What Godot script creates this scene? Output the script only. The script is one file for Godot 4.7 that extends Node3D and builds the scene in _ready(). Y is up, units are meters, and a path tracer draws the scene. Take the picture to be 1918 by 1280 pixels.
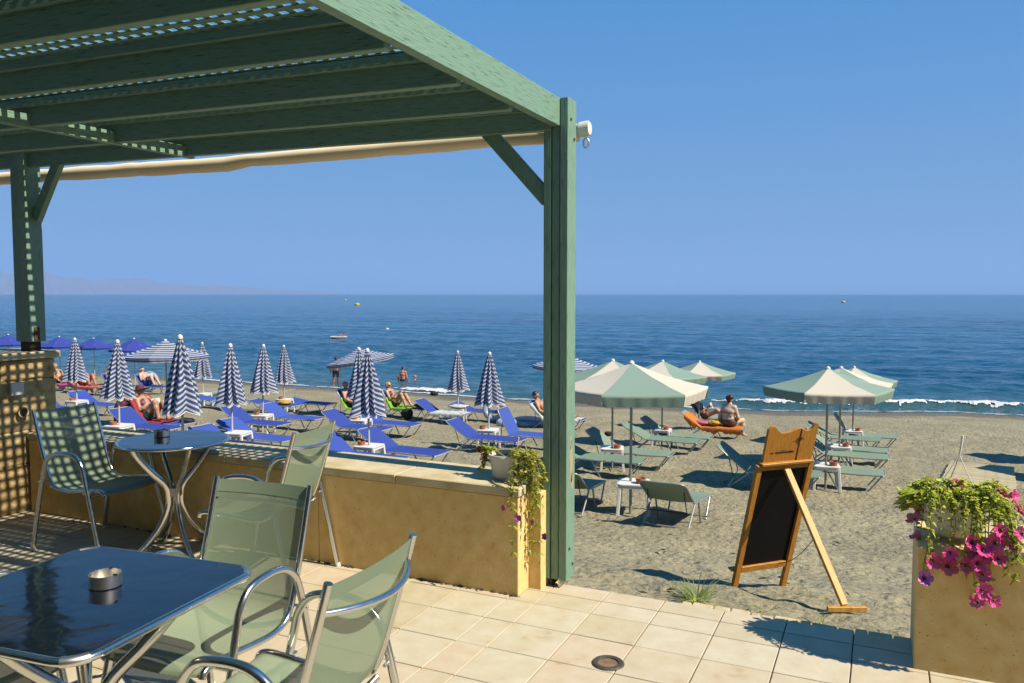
extends Node3D
# A beach terrace: x runs along the low wall, -z points to the sea, y is up, the terrace floor is y = 0.

const SEA := -3.65
const SKEW := 0.025          # the pergola stands a little askew to the wall
const RISE := 0.016          # and its roof climbs slightly to the left

class Geo:
	var v := PackedVector3Array()
	var n := PackedVector3Array()
	var u := PackedVector2Array()
	var c := PackedColorArray()
	var i := PackedInt32Array()
	var col := Color.WHITE

	func vert(p: Vector3, nn: Vector3, uv := Vector2.ZERO) -> int:
		v.append(p)
		n.append(nn)
		u.append(uv)
		c.append(col)
		return v.size() - 1

	func tri(a: Vector3, b: Vector3, d: Vector3, hint := Vector3.ZERO) -> void:
		var nn := (d - a).cross(b - a).normalized()
		var flip := hint != Vector3.ZERO and nn.dot(hint) < 0.0
		if flip:
			nn = -nn
		var k := vert(a, nn)
		vert(b, nn, Vector2(1, 0))
		vert(d, nn, Vector2(1, 1))
		if flip:
			i.append_array([k, k + 2, k + 1])
		else:
			i.append_array([k, k + 1, k + 2])

	func quad(a: Vector3, b: Vector3, d: Vector3, e: Vector3, hint := Vector3.ZERO) -> void:
		var nn := (d - a).cross(e - b)
		nn = -nn.normalized()
		var flip := hint != Vector3.ZERO and nn.dot(hint) < 0.0
		if flip:
			nn = -nn
		var k := vert(a, nn, Vector2(0, 0))
		vert(b, nn, Vector2(1, 0))
		vert(d, nn, Vector2(1, 1))
		vert(e, nn, Vector2(0, 1))
		if flip:
			i.append_array([k, k + 3, k + 2, k, k + 2, k + 1])
		else:
			i.append_array([k, k + 1, k + 2, k, k + 2, k + 3])

	# a box with chamfered edges; s = full size
	func box(t: Transform3D, s: Vector3, bev := 0.003) -> void:
		var h := s * 0.5
		var m := minf(bev, minf(h.x, minf(h.y, h.z)) * 0.45)
		var g := h - Vector3(m, m, m)
		var ax := [Vector3(1, 0, 0), Vector3(0, 1, 0), Vector3(0, 0, 1)]
		for a in 3:
			var b: int = (a + 1) % 3
			var d: int = (a + 2) % 3
			for sg: float in [-1.0, 1.0]:
				var o: Vector3 = ax[a] * h[a] * sg
				var p: Vector3 = ax[b] * g[b]
				var q: Vector3 = ax[d] * g[d]
				quad(t * (o - p - q), t * (o + p - q), t * (o + p + q), t * (o - p + q), t.basis * (ax[a] * sg))
		if m <= 0.0:
			return
		for a in 3:
			var b: int = (a + 1) % 3
			var d: int = (a + 2) % 3
			for sb: float in [-1.0, 1.0]:
				for sd: float in [-1.0, 1.0]:
					var l: Vector3 = ax[a] * g[a]
					var e1: Vector3 = ax[b] * h[b] * sb + ax[d] * g[d] * sd
					var e2: Vector3 = ax[b] * g[b] * sb + ax[d] * h[d] * sd
					quad(t * (e1 - l), t * (e1 + l), t * (e2 + l), t * (e2 - l), t.basis * (ax[b] * sb + ax[d] * sd))
		for sx: float in [-1.0, 1.0]:
			for sy: float in [-1.0, 1.0]:
				for sz: float in [-1.0, 1.0]:
					tri(t * Vector3(h.x * sx, g.y * sy, g.z * sz), t * Vector3(g.x * sx, h.y * sy, g.z * sz), t * Vector3(g.x * sx, g.y * sy, h.z * sz), t.basis * Vector3(sx, sy, sz))

	func bx(at: Vector3, s: Vector3, bev := 0.003) -> void:
		box(Transform3D(Basis(), at), s, bev)

	# a beam of width w and height h from a to b
	func beam(a: Vector3, b: Vector3, w: float, h: float, bev := 0.003) -> void:
		var x := (b - a).normalized()
		var up := Vector3.UP if absf(x.y) < 0.9 else Vector3(0, 0, 1)
		var z := x.cross(up).normalized()
		var y := z.cross(x).normalized()
		box(Transform3D(Basis(x, y, z), (a + b) * 0.5), Vector3(a.distance_to(b), h, w), bev)

	# a round (or oval) tube along a path
	func tube(path: Array, r: Variant, sides := 8, caps := true, flat := 1.0, side_axis := Vector3.ZERO) -> void:
		var m := path.size()
		var up := Vector3.ZERO
		var base := v.size()
		for k in m:
			var p: Vector3 = path[k]
			var t := Vector3.ZERO
			if k > 0:
				t += (p - (path[k - 1] as Vector3)).normalized()
			if k < m - 1:
				t += ((path[k + 1] as Vector3) - p).normalized()
			t = t.normalized()
			if up == Vector3.ZERO:
				up = side_axis if side_axis != Vector3.ZERO else (Vector3.UP if absf(t.y) < 0.9 else Vector3(1, 0, 0))
			up = (up - t * up.dot(t)).normalized()
			var q := t.cross(up)
			var rr: float = r[k] if r is Array else r
			for s in sides:
				var a := TAU * s / sides
				var o := up * cos(a) * flat + q * sin(a)
				var nn := (up * cos(a) / flat + q * sin(a)).normalized()
				vert(p + o * rr, nn, Vector2(float(s) / sides, float(k) / m))
		for k in m - 1:
			for s in sides:
				var a := base + k * sides + s
				var b := base + k * sides + (s + 1) % sides
				i.append_array([a, b, b + sides, a, b + sides, a + sides])
		if caps:
			for e: int in [0, m - 1]:
				var p: Vector3 = path[e]
				var d: Vector3 = (path[0] as Vector3) - (path[1] as Vector3) if e == 0 else (path[m - 1] as Vector3) - (path[m - 2] as Vector3)
				d = d.normalized()
				var k0 := vert(p, d)
				for s in sides:
					vert(v[base + e * sides + s], d)
				for s in sides:
					var a := k0 + 1 + s
					var b := k0 + 1 + (s + 1) % sides
					if e == 0:
						i.append_array([k0, b, a])
					else:
						i.append_array([k0, a, b])

	# surface of revolution about y; profile points are (radius, height)
	func lathe(prof: Array, seg := 20, at := Vector3.ZERO) -> void:
		var m := prof.size()
		for k in m - 1:
			var a: Vector2 = prof[k]
			var b: Vector2 = prof[k + 1]
			var d := (b - a).normalized()
			var base := v.size()
			for s in seg + 1:
				var t := TAU * s / seg
				var o := Vector3(cos(t), 0, sin(t))
				var nn := Vector3(o.x * d.y, -d.x, o.z * d.y)
				vert(at + o * a.x + Vector3(0, a.y, 0), nn, Vector2(float(s) / seg, float(k) / m))
				vert(at + o * b.x + Vector3(0, b.y, 0), nn, Vector2(float(s) / seg, float(k + 1) / m))
			for s in seg:
				var q := base + s * 2
				i.append_array([q, q + 1, q + 3, q, q + 3, q + 2])

	# a smooth sheet over (a, b) in 0..1; f returns the point
	func sheet(f: Callable, na: int, nb: int, uvs := Vector2.ONE) -> void:
		var base := v.size()
		var pts := PackedVector3Array()
		for b in nb + 1:
			for a in na + 1:
				pts.append(f.call(float(a) / na, float(b) / nb))
		for b in nb + 1:
			for a in na + 1:
				var k := b * (na + 1) + a
				var da := pts[k + (1 if a < na else 0)] - pts[k - (1 if a > 0 else 0)]
				var db := pts[k + ((na + 1) if b < nb else 0)] - pts[k - ((na + 1) if b > 0 else 0)]
				vert(pts[k], db.cross(da).normalized(), Vector2(float(a) / na, float(b) / nb) * uvs)
		for b in nb:
			for a in na:
				var k := base + b * (na + 1) + a
				i.append_array([k, k + na + 1, k + na + 2, k, k + na + 2, k + 1])

	# a flat outline (in local x, y) given a thickness along local z
	func slab(outline: PackedVector2Array, t: Transform3D, thick: float) -> void:
		var idx := Geometry2D.triangulate_polygon(outline)
		for sg: float in [-1.0, 1.0]:
			for k in range(0, idx.size(), 3):
				var p: Array = []
				for e in 3:
					var o := outline[idx[k + e]]
					p.append(t * Vector3(o.x, o.y, sg * thick * 0.5))
				tri(p[0], p[1], p[2], t.basis.z * sg)
		for k in outline.size():
			var a := outline[k]
			var b := outline[(k + 1) % outline.size()]
			var mid := (a + b) * 0.5
			var nn := Vector2(b.y - a.y, a.x - b.x).normalized()
			if Geometry2D.is_point_in_polygon(mid + nn * 0.0005, outline):
				nn = -nn
			var h := thick * 0.5
			quad(t * Vector3(a.x, a.y, -h), t * Vector3(b.x, b.y, -h), t * Vector3(b.x, b.y, h), t * Vector3(a.x, a.y, h), t.basis * Vector3(nn.x, nn.y, 0))

	# every triangle runs clockwise round its own normals
	func wind() -> void:
		for t in range(0, i.size(), 3):
			var a := i[t]
			var b := i[t + 1]
			var d := i[t + 2]
			if (v[d] - v[a]).cross(v[b] - v[a]).dot(n[a] + n[b] + n[d]) < 0.0:
				i[t + 1] = d
				i[t + 2] = b

	func mesh(with_color := false) -> ArrayMesh:
		if i.size() < 600000:
			wind()
		var a: Array = []
		a.resize(Mesh.ARRAY_MAX)
		a[Mesh.ARRAY_VERTEX] = v
		a[Mesh.ARRAY_NORMAL] = n
		a[Mesh.ARRAY_TEX_UV] = u
		if with_color:
			a[Mesh.ARRAY_COLOR] = c
		a[Mesh.ARRAY_INDEX] = i
		var m := ArrayMesh.new()
		m.add_surface_from_arrays(Mesh.PRIMITIVE_TRIANGLES, a)
		return m

var M := {}
var taken := {}
var rng := RandomNumberGenerator.new()
var n_a := FastNoiseLite.new()
var n_b := FastNoiseLite.new()
var n_c := FastNoiseLite.new()

# ---------------------------------------------------------------- names, things, parts
func numbered(parent: Node, called: String) -> String:
	var key := str(parent.get_instance_id()) + called
	var k: int = taken.get(key, 0)
	taken[key] = k + 1
	return called if k == 0 else "%s_%03d" % [called, k]

func obj(called: String, g: Variant, mat: Material, parent: Node = self, tinted := false) -> MeshInstance3D:
	var o := MeshInstance3D.new()
	o.name = numbered(parent, called)
	o.mesh = g.mesh(tinted) if g is Geo else g
	o.material_override = mat
	parent.add_child(o, true)
	return o

func tag(o: Node, label: String, category: String, group := "") -> Node:
	o.set_meta("label", label)
	o.set_meta("category", category)
	if group:
		o.set_meta("group", group)
	return o

func thing(called: String, label: String, category: String, at := Vector3.ZERO, turn := 0.0, group := "") -> Node3D:
	var o := Node3D.new()
	o.name = numbered(self, called)
	add_child(o, true)
	o.position = at
	o.rotation.y = turn
	tag(o, label, category, group)
	return o

func structure(o: Node) -> Node:
	o.set_meta("kind", "structure")
	return o

func copy(root: Node3D, called: String, label: String, at: Vector3, turn: float, group := "") -> Node3D:
	var r: Node3D = root.duplicate()
	r.name = numbered(self, called)
	add_child(r, true)
	r.position = at
	r.rotation.y = turn
	r.set_meta("label", label)
	if group:
		r.set_meta("group", group)
	return r

# ---------------------------------------------------------------- materials
func lin(r: float, g: float, b: float) -> Color:
	return Color(r, g, b).linear_to_srgb()

# base colours below are written for a scene exposed at 1; this one is exposed brighter, so they are all that much darker
func lin_scale(c: Color, k: float) -> Color:
	var l := c.srgb_to_linear()
	var o := Color(l.r * k, l.g * k, l.b * k).linear_to_srgb()
	o.a = c.a
	return o

func noise(seed_: int, freq: float, oct: int, ramp: Array, size := 512, kind := FastNoiseLite.TYPE_SIMPLEX_SMOOTH) -> NoiseTexture2D:
	var f := FastNoiseLite.new()
	f.seed = seed_
	f.frequency = freq
	f.fractal_octaves = oct
	f.noise_type = kind
	var t := NoiseTexture2D.new()
	t.width = size
	t.height = size
	t.seamless = true
	t.noise = f
	if ramp.size() > 1:
		var g := Gradient.new()
		var offs := PackedFloat32Array()
		var cols := PackedColorArray()
		for k in ramp.size():
			offs.append(ramp[k][0])
			cols.append(ramp[k][1])
		g.offsets = offs
		g.colors = cols
		t.color_ramp = g
	return t

func mat(called: String, color: Color, rough := 0.7, metal := 0.0) -> StandardMaterial3D:
	var m := StandardMaterial3D.new()
	m.resource_name = called
	m.albedo_color = lin_scale(color, 1.0 if metal > 0.9 else 0.53)
	m.roughness = rough
	m.metallic = metal
	m.cull_mode = BaseMaterial3D.CULL_DISABLED
	M[called] = m
	return m

func tri_map(m: StandardMaterial3D, tex: Texture2D, scale: Vector3, world := false) -> StandardMaterial3D:
	m.albedo_texture = tex
	m.uv1_triplanar = true
	m.uv1_world_triplanar = world
	m.uv1_scale = scale
	return m

func bump(m: StandardMaterial3D, tex: Texture2D, cm: float) -> StandardMaterial3D:
	m.heightmap_enabled = true
	m.heightmap_texture = tex
	m.heightmap_scale = cm
	return m

func grey(k: float) -> Color:
	return Color(k, k, k)

func striped(stripe: Color, ground: Color, chevron: bool) -> ImageTexture:
	var w := 64 if chevron else 8
	var im := Image.create(w, 128, false, Image.FORMAT_RGB8)
	for x in w:
		for y in 128:
			var u := (x + 0.5) / w
			var ph := fposmod(y / 128.0 + (0.55 * absf(2.0 * u - 1.0) if chevron else 0.0), 1.0)
			im.set_pixel(x, y, stripe if ph < 0.57 else ground)
	return ImageTexture.create_from_image(im)

func materials() -> void:
	var n_fine := noise(3, 0.03, 5, [[0.0, grey(0.0)], [1.0, grey(1.0)]], 512)
	var n_pits := noise(8, 0.07, 3, [[0.0, grey(0.3)], [0.2, grey(0.9)], [0.3, grey(1.0)], [1.0, grey(1.0)]], 512)
	var n_tone := noise(5, 0.012, 5, [[0.15, grey(0.80)], [0.5, grey(0.95)], [0.85, grey(1.0)]], 512)
	# painted timber: grain stretched along each axis
	var t_paint := noise(11, 0.02, 5, [[0.0, grey(0.35)], [0.10, grey(0.45)], [0.17, grey(0.88)], [0.35, grey(0.94)], [0.6, grey(0.98)], [1.0, grey(1.0)]], 512)
	var t_grain := noise(12, 0.03, 4, [[0.0, grey(0.0)], [0.36, grey(0.75)], [0.5, grey(0.9)], [1.0, grey(1.0)]], 512)
	for k in 3:
		var m := mat("paint_" + "xyz"[k], lin(0.27, 0.475, 0.35), 0.55)
		var s := Vector3(9, 9, 9)
		s[k] = 0.7
		tri_map(m, t_paint, s)
		bump(m, t_grain, 0.12)
	var t_wood := noise(13, 0.022, 4, [[0.0, Color(0.68, 0.42, 0.10)], [0.4, Color(0.83, 0.56, 0.15)], [0.7, Color(0.89, 0.63, 0.20)], [1.0, Color(0.93, 0.69, 0.27)]], 512)
	for k in 2:
		var m := mat("wood_" + "xy"[k], Color(0.93, 0.93, 0.93), 0.5)
		var s := Vector3(6, 6, 6)
		s[k] = 0.8
		tri_map(m, t_wood, s)
		bump(m, t_grain, 0.05)
	tri_map(mat("wood_pale", Color(1.0, 1.0, 0.98), 0.55), noise(14, 0.022, 4, [[0.0, Color(0.74, 0.5, 0.18)], [0.5, Color(0.87, 0.66, 0.28)], [1.0, Color(0.93, 0.74, 0.38)]], 256), Vector3(6, 0.8, 6))
	bump(tri_map(mat("plank", Color.WHITE, 0.85), noise(15, 0.03, 4, [[0.0, Color(0.66, 0.60, 0.47)], [0.5, Color(0.82, 0.77, 0.61)], [1.0, Color(0.90, 0.86, 0.71)]], 256), Vector3(0.8, 6, 6)), t_grain, 0.2)
	for k in 3:
		var m: StandardMaterial3D = M.plank.duplicate()
		m.resource_name = "plank_%d" % k
		m.albedo_color = lin_scale(Color.WHITE, [0.53, 0.45, 0.38][k])
		M[m.resource_name] = m
	# stone, plaster, tiles
	var t_lime := noise(21, 0.018, 6, [[0.1, Color(0.82, 0.72, 0.465)], [0.35, Color(0.85, 0.765, 0.51)], [0.6, Color(0.86, 0.785, 0.535)], [0.9, Color(0.885, 0.82, 0.59)]], 512)
	var lime := bump(tri_map(mat("limestone", lin(1.55, 1.38, 1.34), 0.9), t_lime, Vector3(0.9, 0.9, 0.9), true), n_pits, 0.5)
	lime.detail_enabled = true
	lime.detail_blend_mode = BaseMaterial3D.BLEND_MODE_MUL
	lime.detail_albedo = noise(22, 0.055, 2, [[0.0, Color(0.55, 0.42, 0.28)], [0.08, Color(0.78, 0.68, 0.52)], [0.13, Color(1, 1, 1)], [1.0, Color(1, 1, 1)]], 512)
	lime.detail_uv_layer = BaseMaterial3D.DETAIL_UV_2
	lime.uv2_triplanar = true
	lime.uv2_world_triplanar = true
	lime.uv2_scale = Vector3(1.7, 1.7, 1.7)
	bump(tri_map(mat("coping", Color(1, 1, 1), 0.85), noise(23, 0.012, 5, [[0.1, Color(0.80, 0.73, 0.55)], [0.5, Color(0.865, 0.81, 0.645)], [0.9, Color(0.90, 0.86, 0.72)]], 256), Vector3(1.3, 1.3, 1.3), true), n_pits, 0.25)
	bump(tri_map(mat("rubble", Color(1, 1, 1), 0.95), noise(24, 0.015, 6, [[0.05, Color(0.62, 0.48, 0.29)], [0.3, Color(0.81, 0.69, 0.47)], [0.6, Color(0.87, 0.77, 0.56)], [0.9, Color(0.90, 0.82, 0.63)]], 512), Vector3(1.1, 1.1, 1.1)), n_fine, 0.7)
	bump(tri_map(mat("mortar", Color(0.72, 0.62, 0.45), 0.95), n_tone, Vector3(2, 2, 2)), n_fine, 2.0)
	var t_tile := noise(25, 0.01, 6, [[0.03, Color(0.81, 0.75, 0.60)], [0.25, Color(0.87, 0.835, 0.70)], [0.65, Color(0.89, 0.865, 0.74)], [0.95, Color(0.91, 0.89, 0.775)]], 512)
	var tones := [Color(0.985, 0.975, 1.0), Color(0.975, 0.945, 0.955), Color(0.99, 0.95, 0.97), Color(0.955, 0.935, 0.93)]
	for k in 4:
		bump(tri_map(mat("tile_%d" % k, tones[k], 0.75), t_tile, Vector3(1.1, 1.1, 1.1), true), n_fine, 0.06)
	tri_map(mat("grout", Color(0.60, 0.49, 0.37), 0.95), n_tone, Vector3(2, 2, 2), true)
	# sand
	var sand := mat("sand", Color(1, 1, 1), 0.95)
	tri_map(sand, noise(31, 0.02, 6, [[0.0, grey(0.72)], [0.35, grey(0.9)], [0.65, grey(1.0)], [1.0, grey(1.0)]], 1024), Vector3(0.45, 0.45, 0.45), true)
	bump(sand, noise(32, 0.016, 6, [[0.0, grey(0.0)], [1.0, grey(1.0)]], 1024), 4.0)
	sand.vertex_color_use_as_albedo = true
	# sea
	var sea := mat("sea", Color(1, 1, 1), 0.12)
	sea.vertex_color_use_as_albedo = true
	sea.metallic_specular = 0.36
	var nm := noise(41, 0.012, 5, [], 1024)
	nm.as_normal_map = true
	nm.bump_strength = 6.5
	sea.normal_enabled = true
	sea.normal_texture = nm
	sea.normal_scale = 1.0
	sea.uv1_triplanar = true
	sea.uv1_world_triplanar = true
	sea.uv1_scale = Vector3(0.055, 0.055, 0.055)
	var foam := mat("foam", lin(0.95, 0.97, 1.0), 0.8)
	bump(foam, n_fine, 3.0)
	foam.uv1_triplanar = true
	foam.uv1_scale = Vector3(1.5, 1.5, 1.5)
	tri_map(mat("mountain", Color(1, 1, 1), 1.0), noise(45, 0.02, 5, [[0.2, Color(0.45, 0.40, 0.40)], [0.8, Color(0.62, 0.57, 0.55)]], 512), Vector3(0.0006, 0.0006, 0.0006), true)
	# metal and plastics
	var al := mat("aluminium", Color(0.80, 0.80, 0.79), 0.24, 1.0)
	al.roughness_texture = noise(51, 0.03, 4, [[0.0, grey(0.7)], [1.0, grey(1.0)]], 256)
	al.uv1_triplanar = true
	al.uv1_scale = Vector3(5, 5, 5)
	mat("steel", Color(0.82, 0.81, 0.79), 0.36, 1.0)
	mat("white_tube", lin(0.62, 0.63, 0.62), 0.35, 0.35)
	mat("grey_tube", lin(0.50, 0.54, 0.52), 0.35, 0.45)
	mat("plastic_white", lin(0.98, 0.98, 0.95), 0.42)
	mat("dark_plastic", lin(0.018, 0.018, 0.02), 0.5)
	mat("rust", lin(0.10, 0.055, 0.03), 0.9)
	mat("pole_white", lin(0.66, 0.67, 0.68), 0.4)
	tri_map(mat("clay", Color(1, 1, 1), 0.85), noise(52, 0.03, 4, [[0.0, Color(0.68, 0.38, 0.27)], [1.0, Color(0.84, 0.53, 0.40)]], 256), Vector3(4, 4, 4))
	var top := mat("table_top", lin(0.014, 0.026, 0.05), 0.11)
	top.albedo_color = lin(0.014, 0.026, 0.048)
	top.albedo_texture = noise(55, 0.09, 4, [[0.0, grey(0.45)], [0.45, grey(0.52)], [0.7, grey(0.6)], [0.8, grey(0.8)], [1.0, grey(0.85)]], 512)
	top.heightmap_enabled = true
	top.heightmap_texture = noise(53, 0.006, 3, [[0.0, grey(0.0)], [1.0, grey(1.0)]], 512)
	top.heightmap_scale = 0.10
	top.roughness_texture = noise(54, 0.02, 5, [[0.2, grey(0.45)], [0.5, grey(0.7)], [0.8, grey(1.0)]], 512)
	top.uv1_triplanar = true
	top.uv1_scale = Vector3(1.6, 1.6, 1.6)
	# cloth
	var t_weave := noise(61, 0.2, 2, [[0.0, grey(0.93)], [1.0, grey(1.0)]], 256)
	var sling := tri_map(mat("sling", Color(0.625, 0.715, 0.60, 0.87), 0.7), t_weave, Vector3(7, 7, 7))
	sling.transparency = BaseMaterial3D.TRANSPARENCY_ALPHA
	sling.backlight_enabled = true
	sling.backlight = Color(0.30, 0.33, 0.26)
	tri_map(mat("sling_hem", Color(0.61, 0.70, 0.585), 0.7), t_weave, Vector3(7, 7, 7))
	var fabrics := {
		"fabric_blue": lin(0.026, 0.085, 0.52), "fabric_blue_faded": lin(0.045, 0.115, 0.56), "fabric_blue_deep": lin(0.02, 0.065, 0.44), "fabric_green_faded": lin(0.27, 0.40, 0.31), "fabric_green": lin(0.225, 0.36, 0.27), "canvas_green": lin(0.30, 0.45, 0.375), "canvas_cream": lin(0.84, 0.79, 0.66), "canvas_blue": lin(0.03, 0.06, 0.45),
		"towel_orange": lin(0.72, 0.22, 0.012), "towel_lime": lin(0.25, 0.62, 0.03), "towel_white": lin(0.72, 0.76, 0.76), "towel_coral": lin(0.70, 0.19, 0.15), "towel_pink": lin(0.72, 0.16, 0.33), "towel_sky": lin(0.2, 0.45, 0.62),
		"towel_dark": lin(0.012, 0.016, 0.03), "towel_red": lin(0.42, 0.02, 0.05), "towel_yellow": lin(0.72, 0.42, 0.03), "awning": lin(1.5, 1.28, 0.92), "cloth_black": lin(0.012, 0.012, 0.014), "straw": lin(0.42, 0.3, 0.14), "maroon": lin(0.14, 0.02, 0.05),
	}
	for k: String in fabrics:
		var m := tri_map(mat(k, fabrics[k], 0.8), t_weave, Vector3(5, 5, 5))
		if k.begins_with("canvas") or k.begins_with("fabric") or k == "awning":
			m.backlight_enabled = true
			m.backlight = grey(0.35)
	for k: String in ["canvas_zigzag", "canvas_stripes"]:
		var m := mat(k, Color.WHITE, 0.8)
		m.albedo_texture = striped(lin(0.030, 0.072, 0.29), lin(0.62, 0.66, 0.67), k == "canvas_zigzag")
		m.backlight_enabled = true
		m.backlight = grey(0.3)
	mat("slate", lin(0.008, 0.008, 0.012), 0.5)
	bump(tri_map(M.slate, noise(71, 0.02, 5, [[0.0, grey(0.7)], [1.0, grey(1.0)]], 256), Vector3(3, 3, 3)), n_fine, 0.02)
	M.slate.metallic_specular = 0.25
	mat("ink", lin(0.03, 0.015, 0.008), 0.8)
	mat("peeled", lin(0.55, 0.44, 0.28), 0.9)
	var leafs := {"leaf_fresh": Vector3(0.42, 0.50, 0.045), "leaf_mid": Vector3(0.19, 0.26, 0.03), "leaf_deep": Vector3(0.085, 0.12, 0.02), "leaf_brown": Vector3(0.16, 0.085, 0.035), "leaf_dry": Vector3(0.33, 0.25, 0.07), "leaf_grass": Vector3(0.20, 0.27, 0.13), "leaf_maroon": Vector3(0.12, 0.012, 0.02)}
	for k: String in leafs:
		var m := mat(k, lin(leafs[k].x, leafs[k].y, leafs[k].z), 0.5)
		m.backlight_enabled = true
		m.backlight = Color(0.8, 0.85, 0.35)
	for k in 2:
		var m := mat("petal_%d" % k, lin(0.90, 0.004, 0.33) if k == 0 else lin(0.78, 0.004, 0.20), 0.6)
		m.backlight_enabled = true
		m.backlight = grey(0.5)
	mat("petal_pale", lin(0.68, 0.2, 0.62), 0.6)
	mat("petal_wine", lin(0.16, 0.008, 0.03), 0.6)
	mat("petal_violet", lin(0.35, 0.03, 0.4), 0.6)
	mat("throat", lin(0.25, 0.01, 0.13), 0.7)
	mat("skin", Color.WHITE, 0.55)
	M.skin.vertex_color_use_as_albedo = true
	M.skin.subsurf_scatter_enabled = false
	mat("buoy", lin(0.78, 0.52, 0.02), 0.4)
	mat("book", lin(0.7, 0.68, 0.62), 0.8)
	mat("plastic_clear", lin(0.45, 0.62, 0.78), 0.35)
	M.plastic_clear.transparency = BaseMaterial3D.TRANSPARENCY_ALPHA
	M.plastic_clear.albedo_color.a = 0.75
	mat("litter", lin(0.12, 0.095, 0.06), 0.9)
	mat("soil", lin(0.035, 0.022, 0.014), 1.0)

func _ready() -> void:
	# ---- camera, sky, sun, exposure
	var cam := Camera3D.new()
	cam.name = "camera"
	add_child(cam)
	cam.position = Vector3(0, 1.65, 0)
	cam.rotation_degrees = Vector3(-3.416, 25.0, 0)
	cam.fov = 46.46
	cam.near = 0.05
	cam.far = 60000.0
	var sky := ProceduralSkyMaterial.new()
	sky.sky_top_color = lin(0.009, 0.126, 0.332)
	sky.sky_horizon_color = lin(0.140, 0.236, 0.376)
	sky.sky_curve = 0.2
	sky.ground_bottom_color = lin(0.085, 0.075, 0.06)
	sky.ground_horizon_color = lin(0.075, 0.11, 0.14)
	sky.sun_angle_max = 20.0
	sky.sun_curve = 0.1
	var env := Environment.new()
	env.background_mode = Environment.BG_SKY
	env.sky = Sky.new()
	env.sky.sky_material = sky
	env.tonemap_mode = Environment.TONE_MAPPER_LINEAR
	env.tonemap_exposure = 1.9
	env.sdfgi_enabled = true
	env.ssao_enabled = true
	env.ssil_enabled = true
	env.fog_enabled = true
	env.fog_light_color = Color(0.59, 0.765, 1.0)
	env.fog_density = 0.000068
	var we := WorldEnvironment.new()
	we.name = "world_environment"
	we.environment = env
	add_child(we)
	var sun := DirectionalLight3D.new()
	sun.name = "sun"
	add_child(sun)
	sun.light_energy = 1.6
	sun.light_color = Color(1.0, 0.945, 0.85)
	sun.light_angular_distance = 0.5
	sun.shadow_enabled = true
	# direction towards the sun: along +x, a hair on the landward side, 48 degrees up
	var el := deg_to_rad(48.0)
	var az := deg_to_rad(1.2)
	var to_sun := Vector3(cos(el) * cos(az), sin(el), cos(el) * sin(az))
	sun.look_at_from_position(to_sun * 50.0, Vector3.ZERO, Vector3.UP)
	# ---- large structure
	materials()
	build_beach()
	build_litter()
	build_sea()
	build_mountains()
	build_floor()
	build_wall()
	build_pillar()
	build_pergola()
	build_taverna()
	# ---- objects
	build_tables()
	var c0 := make_chair("sling armchair facing right beside the stone pillar, dappled with light")
	c0.position = Vector3(-4.63, 0, -3.55)
	c0.rotation.y = deg_to_rad(3.0)
	var grp := "aluminium sling armchairs on the terrace"
	copy(c0, "sling_armchair", "sling armchair right of the round table, its back to the wall end", Vector3(-3.225, 0, -3.53), deg_to_rad(190.0), grp)
	copy(c0, "sling_armchair", "sling armchair facing the camera behind the square table", Vector3(-2.225, 0, -2.12), deg_to_rad(-86.0), grp)
	copy(c0, "sling_armchair", "nearest sling armchair, seen from behind, its bowed back brace in front", Vector3(-1.625, 0, -1.84), deg_to_rad(183.5), grp)
	copy(c0, "sling_armchair", "sling armchair at lower left with only its seat edge under the square table", Vector3(-2.74, 0, -1.50), deg_to_rad(0.0), grp)
	build_chalkboard()
	build_pots()
	build_beach_things()
	build_people()
	build_beach_odds()

# ---------------------------------------------------------------- ground
const GS := [-60.0, 4.2, 5.3, 6.2, 8.3, 10.9, 12.7, 16.8, 21.4, 37.3, 45.0, 60.0, 80.0]
const GY := [-0.36, -0.36, -0.42, -0.58, -1.12, -1.53, -1.67, -2.0, -2.37, -3.65, -4.5, -6.5, -9.0]

func prof(s: float) -> float:
	for k in range(1, GS.size()):
		if s <= GS[k]:
			return lerpf(GY[k - 1], GY[k], (s - GS[k - 1]) / (GS[k] - GS[k - 1]))
	return GY[GY.size() - 1]

func shift(x: float, s: float) -> float:
	return (lerpf(-1.2, 2.9, smoothstep(-12.0, 6.5, x)) + 0.35 * sin(x * 0.45) * smoothstep(-40.0, 0.0, x)) * smoothstep(24.0, 35.0, s)

func ground(x: float, z: float) -> float:
	var s := -z - shift(x, -z)
	var t := 0.0
	for k in 5:
		t += prof(s + (k - 2) * 0.3)
	return t / 5.0

func on_sand(x: float, z: float, up := 0.0) -> Vector3:
	return Vector3(x, ground(x, z) + up, z)

func steps(spans: Array) -> PackedFloat32Array:
	var out := PackedFloat32Array()
	var p: float = spans[0]
	for k in range(1, spans.size()):
		var to: float = spans[k][0]
		var d: float = spans[k][1]
		while p < to - d * 0.5:
			out.append(p)
			p += d
		p = to
	out.append(p)
	return out

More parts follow.
